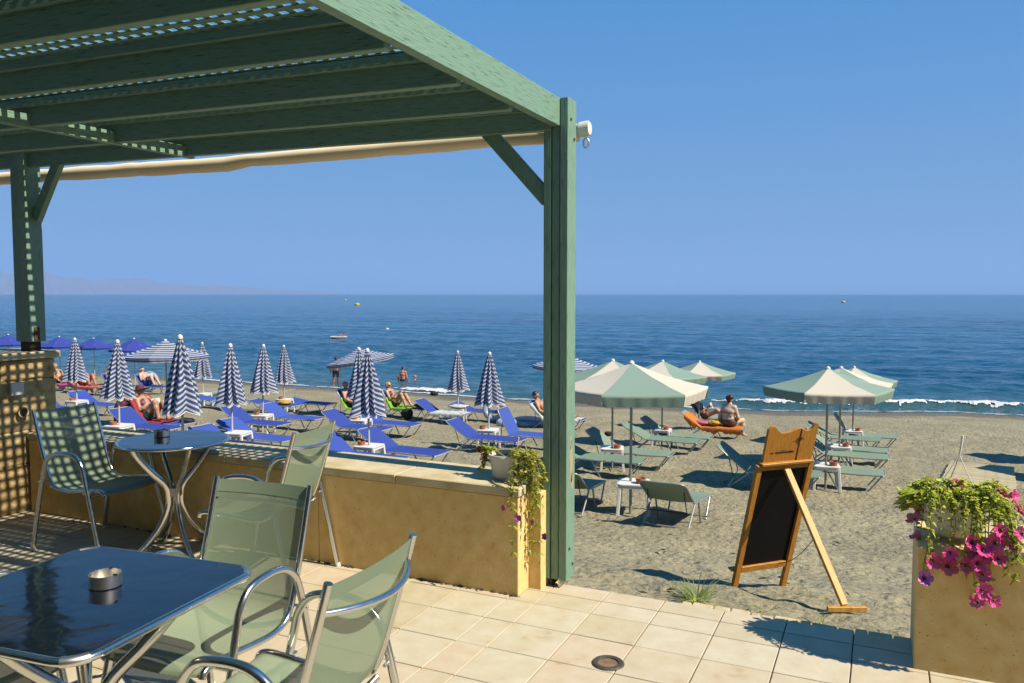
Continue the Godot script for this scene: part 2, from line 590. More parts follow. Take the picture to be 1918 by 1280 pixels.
func build_beach() -> void:
	n_a.noise_type = FastNoiseLite.TYPE_SIMPLEX_SMOOTH
	n_a.frequency = 1.0
	n_a.fractal_octaves = 4
	n_a.seed = 4
	n_b.noise_type = FastNoiseLite.TYPE_CELLULAR
	n_b.cellular_return_type = FastNoiseLite.RETURN_DISTANCE
	n_b.frequency = 1.0
	n_b.fractal_type = FastNoiseLite.FRACTAL_NONE
	n_b.seed = 9
	n_c.noise_type = FastNoiseLite.TYPE_SIMPLEX_SMOOTH
	n_c.frequency = 0.05
	n_c.fractal_octaves = 3
	n_c.seed = 12
	var xs := steps([-400.0, [-60.0, 20.0], [-32.0, 1.0], [-12.0, 0.2], [-2.2, 0.09], [4.0, 0.05], [9.0, 0.15], [24.0, 0.8], [60.0, 6.0], [400.0, 40.0]])
	var ss := steps([-400.0, [-20.0, 40.0], [4.05, 6.0], [10.5, 0.045], [18.0, 0.09], [30.0, 0.2], [46.0, 0.3], [70.0, 4.0]])
	var g := Geo.new()
	var w := xs.size()
	for s in ss:
		for x in xs:
			var y := ground(x, -s)
			var se := s - shift(x, s)
			var dry := 1.0 - smoothstep(33.5, 35.6, se + n_c.get_noise_2d(x * 5.0, s * 5.0) * 1.6)
			if s > 4.0:
				var amp := (0.35 + 0.65 * dry) * (1.0 if s < 30.0 else 0.7)
				y += amp * (0.06 * n_a.get_noise_2d(x * 0.7, s * 0.9) + 0.024 * n_a.get_noise_2d(x * 3.0 + 50.0, s * 3.6))
				var f := n_b.get_noise_2d(x * 2.5, s * 2.3)
				y += amp * (0.035 + 0.055 * smoothstep(-0.1, 0.5, n_c.get_noise_2d(x * 9.0 + 80.0, s * 9.0))) * clampf(f + 0.35, -0.4, 0.6)
			var k := 0.93 + 0.22 * n_c.get_noise_2d(x * 7.0, s * 7.0) + 0.10 * n_a.get_noise_2d(x * 6.0, s * 6.0)
			var c := Color(0.42, 0.382, 0.243) * k
			var grit := n_a.get_noise_2d(x * 3.0, s * 3.0)
			c = c.lerp(Color(0.17, 0.15, 0.11) * (1.0 + 0.5 * grit), (1.0 - dry) * 0.95)
			g.col = Color(c.r, c.g, c.b)
			g.vert(Vector3(x, y, -s), Vector3.UP)
	var pos := g.v
	for r in ss.size():
		for k in w:
			var q := r * w + k
			var dx := pos[q + (1 if k < w - 1 else 0)] - pos[q - (1 if k > 0 else 0)]
			var dz := pos[q - (w if r > 0 else 0)] - pos[q + (w if r < ss.size() - 1 else 0)]
			g.n[q] = dz.cross(dx).normalized()
			if k < w - 1 and r < ss.size() - 1:
				g.i.append_array([q, q + w, q + w + 1, q, q + w + 1, q + 1])
	structure(obj("beach_sand", g, M.sand, self, true))

func build_litter() -> void:
	# bits of dry weed, shell and grit left in the trampled sand
	var g := Geo.new()
	rng.seed = 77
	for k in 420:
		var s := 4.6 + 30.0 * pow(rng.randf(), 1.6)
		var x := rng.randf_range(-1.6 - s * 0.5, 1.0 + s * 0.25)
		var p := on_sand(x, -s, 0.012)
		var l := rng.randf_range(0.012, 0.045)
		var a := rng.randf() * TAU
		var d := Vector3(cos(a), rng.randf_range(-0.2, 0.3), sin(a)) * l
		g.tube([p - d, p + Vector3(rng.randf_range(-0.3, 0.3), 0.3, rng.randf_range(-0.3, 0.3)) * l * 0.5, p + d], [l * 0.08, l * rng.randf_range(0.1, 0.3), l * 0.05], 5)
	var o := obj("beach_litter", g, M.litter)
	o.set_meta("kind", "stuff")

func wave(x: float, s: float) -> float:
	var off := s - (37.3 + shift(x, 40.0))
	var far := 1.0 - smoothstep(60.0, 420.0, s)
	var h := 0.0
	h += 0.09 * sin(off * 0.62 + 2.2 * n_c.get_noise_2d(x * 0.5, s * 0.7)) * far * smoothstep(0.0, 8.0, off)
	h += 0.14 * n_c.get_noise_2d(x * 5.0, s * 11.0) * far * smoothstep(-1.0, 5.0, off)
	h += 0.07 * n_a.get_noise_2d(x * 0.5, s * 1.0) * (1.0 - smoothstep(50.0, 160.0, s)) * smoothstep(0.0, 3.0, off)
	var ridge := smoothstep(-8.5, -4.0, x) * 0.20 + 0.05
	h += ridge * exp(-pow((off - 2.3 - 0.5 * n_c.get_noise_1d(x * 6.0)) / 0.55, 2.0))
	return h

func build_sea() -> void:
	var g := Geo.new()
	var rows := PackedFloat32Array()
	var s := 33.5
	var d := 0.14
	while s < 9000.0:
		rows.append(s)
		s += d
		d = maxf(0.16, (s - 20.0) * 0.011)
	var cols := 420
	for r in rows:
		for k in cols + 1:
			var t := lerpf(-3.2, 1.3, float(k) / cols)
			var x := t * (r + 4.0)
			var depth := clampf((r - shift(x, 40.0) - 37.3) / 16.0, 0.0, 1.0)
			var c := Color(0.060, 0.150, 0.165).lerp(Color(0.004, 0.085, 0.175), smoothstep(0.0, 1.0, depth))
			var patch := 1.0 + 0.7 * n_c.get_noise_2d(x * 0.03, r * 0.4)
			g.col = Color(c.r * patch, c.g * patch, c.b * patch)
			g.vert(Vector3(x, SEA + wave(x, r), -r), Vector3.UP)
	var w := cols + 1
	var pos := g.v
	for r in rows.size():
		for k in w:
			var q := r * w + k
			var dx := pos[q + (1 if k < w - 1 else 0)] - pos[q - (1 if k > 0 else 0)]
			var dz := pos[q - (w if r > 0 else 0)] - pos[q + (w if r < rows.size() - 1 else 0)]
			g.n[q] = dz.cross(dx).normalized()
			if k < w - 1 and r < rows.size() - 1:
				g.i.append_array([q, q + w, q + w + 1, q, q + w + 1, q + 1])
	structure(obj("sea_water", g, M.sea, self, true))
	# foam of the breaking wave and of the wash along the shore
	var f := Geo.new()
	for band in 2:
		var x0 := -7.5 if band == 0 else -40.0
		var x1 := 14.0
		var nx := 1300 if band == 0 else 1500
		for a in nx:
			var x := lerpf(x0, x1, float(a) / nx)
			var xb := lerpf(x0, x1, float(a + 1) / nx)
			for b in 12:
				var qs: Array = []
				var keep := true
				for e: Array in [[x, b], [xb, b], [xb, b + 1], [x, b + 1]]:
					var xx: float = e[0]
					var bb: float = e[1] / 12.0
					var mid := 2.35 + 0.5 * n_c.get_noise_1d(xx * 6.0) if band == 0 else 0.42 + 0.3 * n_c.get_noise_1d(xx * 9.0 + 70.0)
					var wide := (0.8 + 0.7 * n_c.get_noise_1d(xx * 14.0 + 31.0) + 0.5 * n_c.get_noise_1d(xx * 50.0)) if band == 0 else (0.45 + 0.5 * n_c.get_noise_1d(xx * 8.0 + 5.0))
					if band == 0:
						wide *= smoothstep(-8.0, -4.5, xx)
					elif xx > -7.0:
						wide *= 0.35
					wide = maxf(wide, 0.0)
					var off := mid + (bb - 0.62) * wide
					var sv := 37.3 + shift(xx, 40.0) + off
					var lump := 0.5 + 0.6 * n_a.get_noise_2d(xx * 1.1, sv * 3.0)
					var prof_ := sin(PI * clampf(bb, 0.0, 1.0))
					if lump * (0.35 + prof_) < (0.30 if band == 0 else 0.36):
						keep = false
					qs.append(Vector3(xx, SEA + wave(xx, sv) + 0.012 + prof_ * lump * (0.10 if band == 0 else 0.02), -sv))
				if keep:
					f.quad(qs[0], qs[1], qs[2], qs[3], Vector3.UP)
	# two short patches of foam farther left
	for p: Array in [[-22.5, 1.4, 2.6, 0.7], [-14.0, 1.0, 1.1, 0.5], [-26.5, 0.8, 1.4, 0.4]]:
		for a in 60:
			for b in 8:
				var qs: Array = []
				var keep := true
				for e: Array in [[a, b], [a + 1, b], [a + 1, b + 1], [a, b + 1]]:
					var xx: float = p[0] + (e[0] / 60.0 - 0.5) * p[2] * 2.0
					var sv: float = 37.3 + shift(xx, 40.0) + p[1] + (e[1] / 8.0 - 0.5) * p[3] * 2.0
					var r := Vector2(e[0] / 30.0 - 1.0, e[1] / 4.0 - 1.0).length()
					if r + 0.7 * n_a.get_noise_2d(xx * 2.0, sv * 3.0) > 0.85:
						keep = false
					qs.append(Vector3(xx, SEA + wave(xx, sv) + 0.015 + 0.05 * maxf(0.0, 1.0 - r), -sv))
				if keep:
					f.quad(qs[0], qs[1], qs[2], qs[3], Vector3.UP)
	var fo := obj("sea_foam", f, M.foam)
	fo.set_meta("kind", "stuff")

func build_mountains() -> void:
	var g := Geo.new()
	var ridge := FastNoiseLite.new()
	ridge.seed = 77
	ridge.frequency = 0.00027
	ridge.fractal_type = FastNoiseLite.FRACTAL_RIDGED
	ridge.fractal_octaves = 5
	var f := func(a: float, b: float) -> Vector3:
		# a runs along the coast from far left to the headland, b from the shore inland
		var ang := deg_to_rad(lerpf(80.0, 34.0, a))
		var d := 19500.0 + b * 3900.0
		var env := smoothstep(0.0, 0.08, 1.0 - a) * lerpf(0.06, 1.0, smoothstep(0.0, 0.62, 1.0 - a) ) * sin(PI * clampf(b * 0.8, 0.0, 1.0))
		var x := -sin(ang) * d
		var z := -cos(ang) * d
		return Vector3(x, SEA - 4.0 + env * (430.0 + 290.0 * ridge.get_noise_2d(x, z)), z)
	g.sheet(f, 150, 36)
	structure(obj("mountains", g, M.mountain))

# ---------------------------------------------------------------- terrace
func build_floor() -> void:
	var fl := Node3D.new()
	fl.name = "terrace_floor"
	add_child(fl)
	structure(fl)
	var g := Geo.new()
	# the slab under the tiles, with a front edge above the sand
	g.bx(Vector3(-1.0, -0.158, 0.41), Vector3(20.0, 0.30, 9.1), 0.005)
	obj("slab", g, M.grout, fl)
	var zs := [-4.155, -4.0, -3.82, -3.55, -3.245, -2.94, -2.635, -2.33, -2.025, -1.72]
	var xs := [0.84, 0.53, 0.22, -0.09, -0.4, -0.71, -1.025, -1.335, -1.645, -1.81]
	while xs[xs.size() - 1] > -6.3:
		xs.append(xs[xs.size() - 1] - 0.31)
	var forms := {}
	rng.seed = 5
	for r in zs.size() - 1:
		for k in xs.size() - 1:
			var w: float = xs[k] - xs[k + 1] - 0.0055
			var d: float = zs[r + 1] - zs[r] - 0.0055
			var key := "%d_%d" % [roundi(w * 1000), roundi(d * 1000)]
			if not forms.has(key):
				var b := Geo.new()
				b.bx(Vector3.ZERO, Vector3(w, 0.02, d), 0.0024)
				forms[key] = b.mesh()
			var o := obj("tile", forms[key], M["tile_%d" % rng.randi_range(0, 3)], fl)
			o.position = Vector3((xs[k] + xs[k + 1]) * 0.5, -0.010 + rng.randf_range(-0.0008, 0.0008), (zs[r] + zs[r + 1]) * 0.5)
			o.rotation = Vector3(rng.randf_range(-0.002, 0.002), rng.randf_range(-0.003, 0.003), rng.randf_range(-0.002, 0.002))
	# the rest of the terrace is out of sight: plain paving
	for p: Array in [[-1.0, 1.62, 20.0, 6.66], [4.92, -2.94, 8.15, 2.43], [-8.75, -2.94, 4.6, 2.43]]:
		var b := Geo.new()
		b.bx(Vector3(p[0], -0.0105, p[1]), Vector3(p[2], 0.02, p[3]), 0.002)
		obj("paving", b, M.tile_0, fl)
	# small broken stones set along the seaward edge
	var x := -0.95
	while x < 0.14:
		var w := rng.randf_range(0.05, 0.13)
		var b := Geo.new()
		b.bx(Vector3.ZERO, Vector3(w - 0.006, 0.05, rng.randf_range(0.05, 0.07)), 0.006)
		var o := obj("edge_stone", b, M.coping, fl)
		o.position = Vector3(x + w * 0.5, -0.034 + rng.randf_range(-0.006, 0.004), -4.192)
		o.rotation.y = rng.randf_range(-0.05, 0.05)
		x += w
	# floor drain
	var t := thing("floor_drain", "round metal drain ring sunk in the sunlit terrace tiles", "drain", Vector3(-1.077, 0.0, -3.326))
	var q := Geo.new()
	q.lathe([Vector2(0.045, -0.004), Vector2(0.048, 0.006), Vector2(0.066, 0.008), Vector2(0.074, 0.0005)], 32)
	obj("ring", q, bump(mat("iron", lin(0.16, 0.14, 0.12), 0.55, 0.6), M.mortar.heightmap_texture, 0.2), t)
	q = Geo.new()
	q.lathe([Vector2(0.0, 0.0015), Vector2(0.046, 0.0005)], 24)
	obj("lid", q, M.grout, t)

func build_wall() -> void:
	var t := thing("low_wall", "low limestone wall with coping between pillar and green post", "wall", Vector3(-3.8, 0, -3.87))
	var x0 := -5.85
	var cuts := [-5.85, -4.55, -3.12, -1.765]
	for k in 3:
		var b := Geo.new()
		var w: float = cuts[k + 1] - cuts[k] - 0.003
		b.bx(Vector3((cuts[k] + cuts[k + 1]) * 0.5 + 3.8, 0.274, -0.07), Vector3(w, 0.548, 0.14), 0.004)
		obj("facing_slab", b, M.limestone, t)
	var back := Geo.new()
	back.bx(Vector3(-3.77 + 3.8, 0.19, -0.275), Vector3(4.155, 0.72, 0.262), 0.004)
	obj("core", back, M.limestone, t)
	cuts = [-5.85, -4.93, -3.86, -2.55, -1.755]
	for k in 4:
		var b := Geo.new()
		b.bx(Vector3((cuts[k] + cuts[k + 1]) * 0.5 + 3.8, 0.576, -0.203), Vector3(cuts[k + 1] - cuts[k] - 0.003, 0.05, 0.43), 0.005)
		obj("coping_stone", b, M.coping, t)
	# moss and dirt that has gathered along the foot of the wall
	rng.seed = 90
	var dirt := Geo.new()
	for k in 130:
		var x := -5.7 + 3.95 * pow(rng.randf(), 0.6)
		var l := rng.randf_range(0.004, 0.014)
		var p := Vector3(x + 3.8, rng.randf_range(0.0, 0.004), rng.randf_range(0.001, 0.012))
		dirt.tube([p - Vector3(l, 0, 0), p + Vector3(0, l * 0.3, 0), p + Vector3(l, 0, rng.randf_range(-0.002, 0.004))], [l * 0.15, l * 0.5, l * 0.15], 5)
	obj("moss", dirt, M.litter, t).set_meta("kind", "stuff")
	# planter block on the right
	t = thing("planter_wall", "square limestone wall end carrying the pink petunias", "wall", Vector3(1.0, 0, -3.85))
	var g := Geo.new()
	g.bx(Vector3(0.06, 0.10, -0.22), Vector3(1.80, 0.90, 0.44), 0.006)
	obj("block", g, M.limestone, t)
	g = Geo.new()
	g.bx(Vector3(0.19, 0.566, -0.215), Vector3(1.56, 0.03, 0.452), 0.004)
	obj("coping_stone", g, M.coping, t)

func build_pillar() -> void:
	var t := thing("stone_pillar", "rough stone pillar dappled by light under the left green post", "pillar", Vector3(-5.85, 0, -3.5))
	var core := Geo.new()
	core.bx(Vector3(-0.28, 0.575, 0.0), Vector3(0.50, 1.15, 1.24), 0.01)
	obj("core", core, M.mortar, t)
	rng.seed = 21
	# courses of irregular stones on the face that looks along the terrace (x = 0 here)
	var ys := [0.0, 0.36, 0.62, 1.0, 1.155]
	for r in ys.size() - 1:
		var z := -0.625
		while z < 0.62:
			var w := rng.randf_range(0.34, 0.72)
			if 0.62 - (z + w) < 0.12:
				w = 0.625 - z
			var h: float = ys[r + 1] - ys[r]
			var o := rng.randf_range(-0.004, 0.005)
			var g := Geo.new()
			var cz := z + w * 0.5
			var cy: float = (ys[r] + ys[r + 1]) * 0.5
			var ph := rng.randf() * 20.0
			var f := func(a: float, b: float) -> Vector3:
				var ea := absf(a * 2.0 - 1.0)
				var eb := absf(b * 2.0 - 1.0)
				var edge := maxf(pow(ea, 8.0), pow(eb, 8.0))
				var wob := n_a.get_noise_2d(a * 1.6 + ph, b * 1.6) * 0.012
				return Vector3(o + 0.004 - 0.014 * edge + n_a.get_noise_2d(a * 2.6 + ph, b * 2.6 + 9.0) * 0.007, (b - 0.5) * (h - 0.006) + wob, (0.5 - a) * (w - 0.006) + wob)
			g.sheet(f, 14, 12)
			var st := obj("stone", g, M.rubble, t)
			st.position = Vector3(-0.02, cy, cz)
			z += w
	var g := Geo.new()
	g.bx(Vector3(-0.28, 1.184, -0.005), Vector3(0.60, 0.052, 1.27), 0.006)
	obj("cap_stone", g, M.coping, t)
	g = Geo.new()
	g.bx(Vector3(0.022, 0.945, -0.282), Vector3(0.02, 0.095, 0.095), 0.004)
	obj("socket_plate", g, M.plastic_white, t)
	g = Geo.new()
	var ring: Array = []
	for k in 21:
		ring.append(Vector3(0.022, 0.762 + 0.036 * sin(TAU * k / 20.0), -0.324 + 0.036 * cos(TAU * k / 20.0)))
	g.tube(ring, 0.006, 6, false)
	var disc := Geo.new()
	disc.tube([Vector3(0.0, 0.762, -0.324), Vector3(0.018, 0.762, -0.324)], 0.034, 20)
	obj("pipe_mouth", disc, M.dark_plastic, t)
	obj("pipe_ring", g, M.rubble, t)

# ---------------------------------------------------------------- pergola
func zs_at(x: float, z: float) -> float:
	return z + (-1.64 - x) * SKEW

func build_pergola() -> void:
	var t := thing("pergola", "green painted timber pergola with a lattice roof", "pergola", Vector3(-1.64, 0, -4.1))
	var o := Vector3(1.64, 0, 4.1)
	# right post: three planks
	var planks := [[-1.690, 0.043, 2.548, -4.081, 0.126], [-1.641, 0.045, 2.560, -4.086, 0.118], [-1.591, 0.046, 2.713, -4.080, 0.128]]
	for p: Array in planks:
		var g := Geo.new()
		g.bx(o + Vector3(p[0], (p[2] + 0.045) * 0.5, p[3] - p[4] * 0.5), Vector3(p[1], p[2] - 0.045, p[4]), 0.003)
		obj("post_plank", g, M.paint_y, t)
	for x: float in [-1.664, -1.617]:
		var g := Geo.new()
		g.bx(o + Vector3(x, 0.03, -4.14), Vector3(0.006, 0.06, 0.10), 0.001)
		obj("post_shoe", g, M.rust if x < -1.65 else M.steel, t)
	# a patch where the paint of the post has worn to the wood
	rng.seed = 3
	for pch: Array in [[0.70, 0.14, 0.030, -4.148], [0.60, 0.06, 0.022, -4.165], [0.82, 0.05, 0.014, -4.14]]:
		var out := PackedVector2Array()
		for k in 16:
			var a := TAU * k / 16.0
			out.append(Vector2(cos(a) * pch[2] * rng.randf_range(0.55, 1.0), sin(a) * pch[1] * rng.randf_range(0.6, 1.0)))
		var g := Geo.new()
		g.slab(out, Transform3D(Basis(Vector3(0, 0, -1), Vector3.UP, Vector3(1, 0, 0)), o + Vector3(-1.5685, pch[0], pch[3])), 0.003)
		obj("worn_patch", g, M.peeled, t)
	# left post on the pillar
	var lz := -4.005
	for k in 2:
		var g := Geo.new()
		g.bx(o + Vector3(-5.94 - 0.088 * k, 2.025, lz), Vector3(0.085, 1.48, 0.13 - 0.012 * k), 0.003)
		obj("post_plank", g, M.paint_y, t)
	var sh := Geo.new()
	sh.bx(o + Vector3(-5.985, 1.247, lz), Vector3(0.11, 0.08, 0.09), 0.002)
	obj("post_shoe", sh, M.rust, t)
	sh = Geo.new()
	sh.bx(o + Vector3(-5.894, 1.345, lz + 0.01), Vector3(0.006, 0.10, 0.045), 0.001)
	obj("bracket", sh, M.rust, t)
	# the side beam over the right post, running back over the terrace
	var g1 := Geo.new()
	g1.beam(o + Vector3(-1.641, 2.637, -4.20), o + Vector3(-1.641, 2.637, 3.1), 0.047, 0.152)
	obj("side_beam", g1, M.paint_z, t)
	# rafters, each a board with a ledger along its top
	var zr := [-4.10, -3.565, -3.04, -2.50, -1.96, -1.43, -0.9, -0.37, 0.16, 0.69, 1.22, 1.75, 2.28, 2.81]
	for k in zr.size():
		var z: float = zr[k]
		var a := Vector3(-1.667, 2.617, z)
		var b := Vector3(-7.6, 2.617 + 5.93 * RISE, zs_at(-7.6, z))
		var g := Geo.new()
		g.beam(o + a, o + b, 0.045, 0.15)
		obj("front_beam" if k == 0 else "rafter", g, M.paint_x, t)
		g = Geo.new()
		g.beam(o + a + Vector3(0, 0.052, 0.034), o + b + Vector3(0, 0.052, 0.034), 0.022, 0.045)
		obj("ledger", g, M.paint_x, t)
	# the cross beam over the middle
	g1 = Geo.new()
	g1.beam(o + Vector3(-4.33, 2.615, -4.09), o + Vector3(-4.55, 2.615, 3.0), 0.045, 0.075)
	obj("cross_beam", g1, M.paint_z, t)
	# braces
	g1 = Geo.new()
	g1.beam(o + Vector3(-1.70, 2.17, -4.125), o + Vector3(-2.07, 2.575, zs_at(-2.07, -4.125)), 0.045, 0.085)
	obj("brace", g1, M.paint_y, t)
	g1 = Geo.new()
	g1.beam(o + Vector3(-5.88, 2.22, lz - 0.01), o + Vector3(-5.60, 2.63, zs_at(-5.60, -4.11)), 0.045, 0.085)
	obj("brace", g1, M.paint_y, t)
	# lattice of two layers of slats
	var along := Geo.new()
	var l := Vector3(-5.94, 5.94 * RISE, 5.94 * SKEW)
	along.beam(Vector3.ZERO, l, 0.033, 0.005, 0.0008)
	var am := along.mesh()
	for k in 103:
		var s := obj("slat", am, M.paint_x, t)
		s.position = o + Vector3(-1.666, 2.6975, -4.13 + k * 0.07)
	var across := Geo.new()
	across.bx(Vector3.ZERO, Vector3(0.033, 0.005, 7.1), 0.0008)
	var cm := across.mesh()
	for k in 85:
		var x := -1.69 - k * 0.07
		var s := obj("slat", cm, M.paint_z, t)
		s.position = o + Vector3(x, 2.7035 + (-1.666 - x) * RISE, -0.62 + (-1.64 - x) * SKEW)
	# bolts through the right post
	for q: Array in [[0.12, -4.17], [0.22, -4.12], [2.60, -4.12], [2.50, -4.17]]:
		var g := Geo.new()
		g.tube([o + Vector3(-1.575, q[0], q[1]), o + Vector3(-1.562, q[0], q[1])], 0.008, 8)
		obj("bolt", g, M.rust, t)
	# rolled-up awning along the front
	var aw := thing("rolled_awning", "rolled cream awning hanging along the pergola front", "awning", Vector3(-4.0, 2.527, -4.25))
	var path: Array = []
	var rad: Array = []
	for k in 60:
		var x := lerpf(-7.6, -1.575, k / 59.0)
		var kink := -0.014 * exp(-pow((x + 4.0) / 1.3, 2.0)) - 0.012 * smoothstep(-4.0, -4.05, x) 
		path.append(Vector3(x + 4.0, 0.02 + kink + (-1.6 - x) * RISE * 0.6 + 0.004 * n_a.get_noise_1d(x * 2.0), (-1.64 - x) * 0.02))
		rad.append(0.040 + 0.006 * n_a.get_noise_1d(x * 3.0 + 40.0) + (0.010 if x < -3.95 else 0.004))
	g1 = Geo.new()
	g1.tube(path, rad, 14)
	obj("cloth_roll", g1, M.awning, aw)
	g1 = Geo.new()
	g1.tube([Vector3(2.36, 0.04, 0.0), Vector3(2.435, 0.04, 0.0), Vector3(2.44, 0.04, 0.0), Vector3(2.488, 0.043, 0.0), Vector3(2.496, 0.043, 0.0)], [0.034, 0.034, 0.042, 0.044, 0.036], 14)
	obj("end_box", g1, M.plastic_white, aw)
	g1 = Geo.new()
	var lp: Array = []
	for k in 17:
		var a := TAU * k / 16.0
		lp.append(Vector3(2.474 + 0.016 * cos(a), -0.036 + 0.026 * sin(a), 0.0))
	g1.tube(lp, 0.006, 6, false)
	obj("crank_eye", g1, M.steel, aw)

# ---------------------------------------------------------------- the taverna behind the terrace (outside the picture, it shades and darkens the terrace side)
func build_taverna() -> void:
	var t := thing("taverna", "taverna front behind the terrace, under a deep awning", "building", Vector3(-1.0, 0, 3.2))
	var g := Geo.new()
	g.bx(Vector3(0, 2.0, 0.15), Vector3(26.0, 4.0, 0.3), 0.01)
	obj("wall", g, M.rubble, t)
	for k in 7:
		var x := -11.0 + k * 3.6
		g = Geo.new()
		g.bx(Vector3(x, 1.15, -0.02), Vector3(2.2, 2.3, 0.06), 0.004)
		var w := obj("door", g, M.paint_y, t)
		g = Geo.new()
		for s: float in [-0.52, 0.52]:
			g.bx(Vector3(x + s, 1.2, -0.056), Vector3(0.9, 1.9, 0.012), 0.003)
		obj("pane", g, M.slate, w)
	g = Geo.new()
	g.bx(Vector3(0, 4.08, 0.1), Vector3(26.4, 0.16, 0.9), 0.01)
	obj("eaves", g, M.coping, t)
	g = Geo.new()
	var f := func(a: float, b: float) -> Vector3:
		return Vector3(lerpf(-0.55, 10.5, a), lerpf(3.35, 2.95, b) - 0.02 * sin(PI * a * 6.0) * b, lerpf(-0.02, -3.4, b))
	g.sheet(f, 24, 8)
	var o := obj("awning_cloth", g, M.canvas_green, t)
	g = Geo.new()
	g.tube([Vector3(-0.55, 2.94, -3.41), Vector3(10.5, 2.94, -3.41)], 0.03, 8)
	obj("front_bar", g, M.aluminium, o)

# ---------------------------------------------------------------- curves
func curve(pts: Array, sub := 6) -> Array:
	var out: Array = []
	var m := pts.size()
	for k in m - 1:
		var a: Vector3 = pts[maxi(k - 1, 0)]
		var b: Vector3 = pts[k]
		var c: Vector3 = pts[k + 1]
		var d: Vector3 = pts[mini(k + 2, m - 1)]
		for s in sub:
			out.append(b.cubic_interpolate(c, a, d, float(s) / sub))
	out.append(pts[m - 1])
	return out

func mirror(pts: Array) -> Array:
	var out: Array = []
	for p: Vector3 in pts:
		out.append(Vector3(p.x, p.y, -p.z))
	return out

# ---------------------------------------------------------------- terrace furniture
func make_chair(label: String) -> Node3D:
	var t := thing("sling_armchair", label, "chair", Vector3.ZERO, 0.0, "aluminium sling armchairs on the terrace")
	var rail := curve([Vector3(-0.325, 0.90, 0.228), Vector3(-0.28, 0.74, 0.228), Vector3(-0.225, 0.56, 0.228), Vector3(-0.192, 0.47, 0.228), Vector3(-0.165, 0.43, 0.228), Vector3(-0.12, 0.408, 0.228), Vector3(-0.04, 0.402, 0.228), Vector3(0.12, 0.418, 0.228), Vector3(0.225, 0.426, 0.228), Vector3(0.268, 0.418, 0.228), Vector3(0.282, 0.398, 0.228)], 6)
	var leg := curve([Vector3(0.285, 0.0, 0.272), Vector3(0.215, 0.28, 0.268), Vector3(0.158, 0.50, 0.264), Vector3(0.135, 0.575, 0.263), Vector3(0.085, 0.632, 0.262), Vector3(0.0, 0.650, 0.262), Vector3(-0.09, 0.645, 0.262), Vector3(-0.155, 0.610, 0.262), Vector3(-0.195, 0.545, 0.262), Vector3(-0.24, 0.36, 0.266), Vector3(-0.315, 0.0, 0.272)], 7)
	for k in 2:
		var g := Geo.new()
		g.tube(rail if k == 0 else mirror(rail), 0.0125, 12)
		obj("side_rail", g, M.aluminium, t)
		g = Geo.new()
		g.tube(leg if k == 0 else mirror(leg), 0.0145, 12, true, 1.0)
		var lf := obj("leg_frame", g, M.aluminium, t)
		for f: float in [0.285, -0.315]:
			g = Geo.new()
			var z := 0.272 if k == 0 else -0.272
			g.tube([Vector3(f, 0.0, z), Vector3(f - 0.004 * signf(f), 0.022, z)], 0.0165, 10)
			obj("foot_cap", g, M.dark_plastic if f > 0.0 else M.plastic_white, lf)
		for b: Vector3 in [Vector3(0.168, 0.415, 0.25), Vector3(-0.218, 0.46, 0.25)]:
			g = Geo.new()
			var sg := 1.0 if k == 0 else -1.0
			g.tube([Vector3(b.x, b.y, 0.225 * sg), Vector3(b.x, b.y, 0.286 * sg)], 0.006, 8)
			obj("bolt", g, M.steel, lf)
	# bowed brace behind the back
	var br: Array = []
	for k in 17:
		var a := k / 16.0 * 2.0 - 1.0
		br.append(Vector3(-0.303 - 0.075 * (1.0 - a * a), 0.815 - 0.012 * (1.0 - a * a), 0.228 * a))
	var g := Geo.new()
	g.tube(br, 0.0105, 10)
	obj("back_brace", g, M.aluminium, t)
	g = Geo.new()
	g.tube([Vector3(0.175, 0.392, -0.262), Vector3(0.175, 0.392, 0.262)], 0.016, 12, true, 0.75)
	obj("front_crossbar", g, M.aluminium, t)
	br = []
	for k in 13:
		var a := k / 12.0 * 2.0 - 1.0
		br.append(Vector3(-0.19 + 0.03 * (1.0 - a * a), 0.418 - 0.045 * (1.0 - a * a), 0.228 * a))
	g = Geo.new()
	g.tube(br, 0.0115, 10)
	obj("rear_crossbar", g, M.aluminium, t)
	# the sling: one cloth from the top of the back to the front of the seat
	var m := rail.size()
	var f := func(a: float, b: float) -> Vector3:
		var q := b * (m - 3) + 0.6
		var k := int(q)
		var p: Vector3 = (rail[k] as Vector3).lerp(rail[mini(k + 1, m - 1)], q - k)
		var w := a * 2.0 - 1.0
		var e := (1.0 - w * w)
		var back := smoothstep(0.5, 0.3, b)
		return Vector3(p.x - 0.022 * e * back, p.y - 0.016 * e * (1.0 - back), 0.224 * w)
	g = Geo.new()
	g.sheet(f, 14, 48)
	var sl := obj("sling", g, M.sling, t)
	for hem: Array in [[0.0, 0.035], [0.965, 1.0]]:
		var f2 := func(a: float, b: float) -> Vector3:
			var p: Vector3 = f.call(a, lerpf(hem[0], hem[1], b))
			return p + Vector3(0.0012, 0.0012, 0.0)
		g = Geo.new()
		g.sheet(f2, 14, 2)
		obj("hem", g, M.sling_hem, sl)
	return t

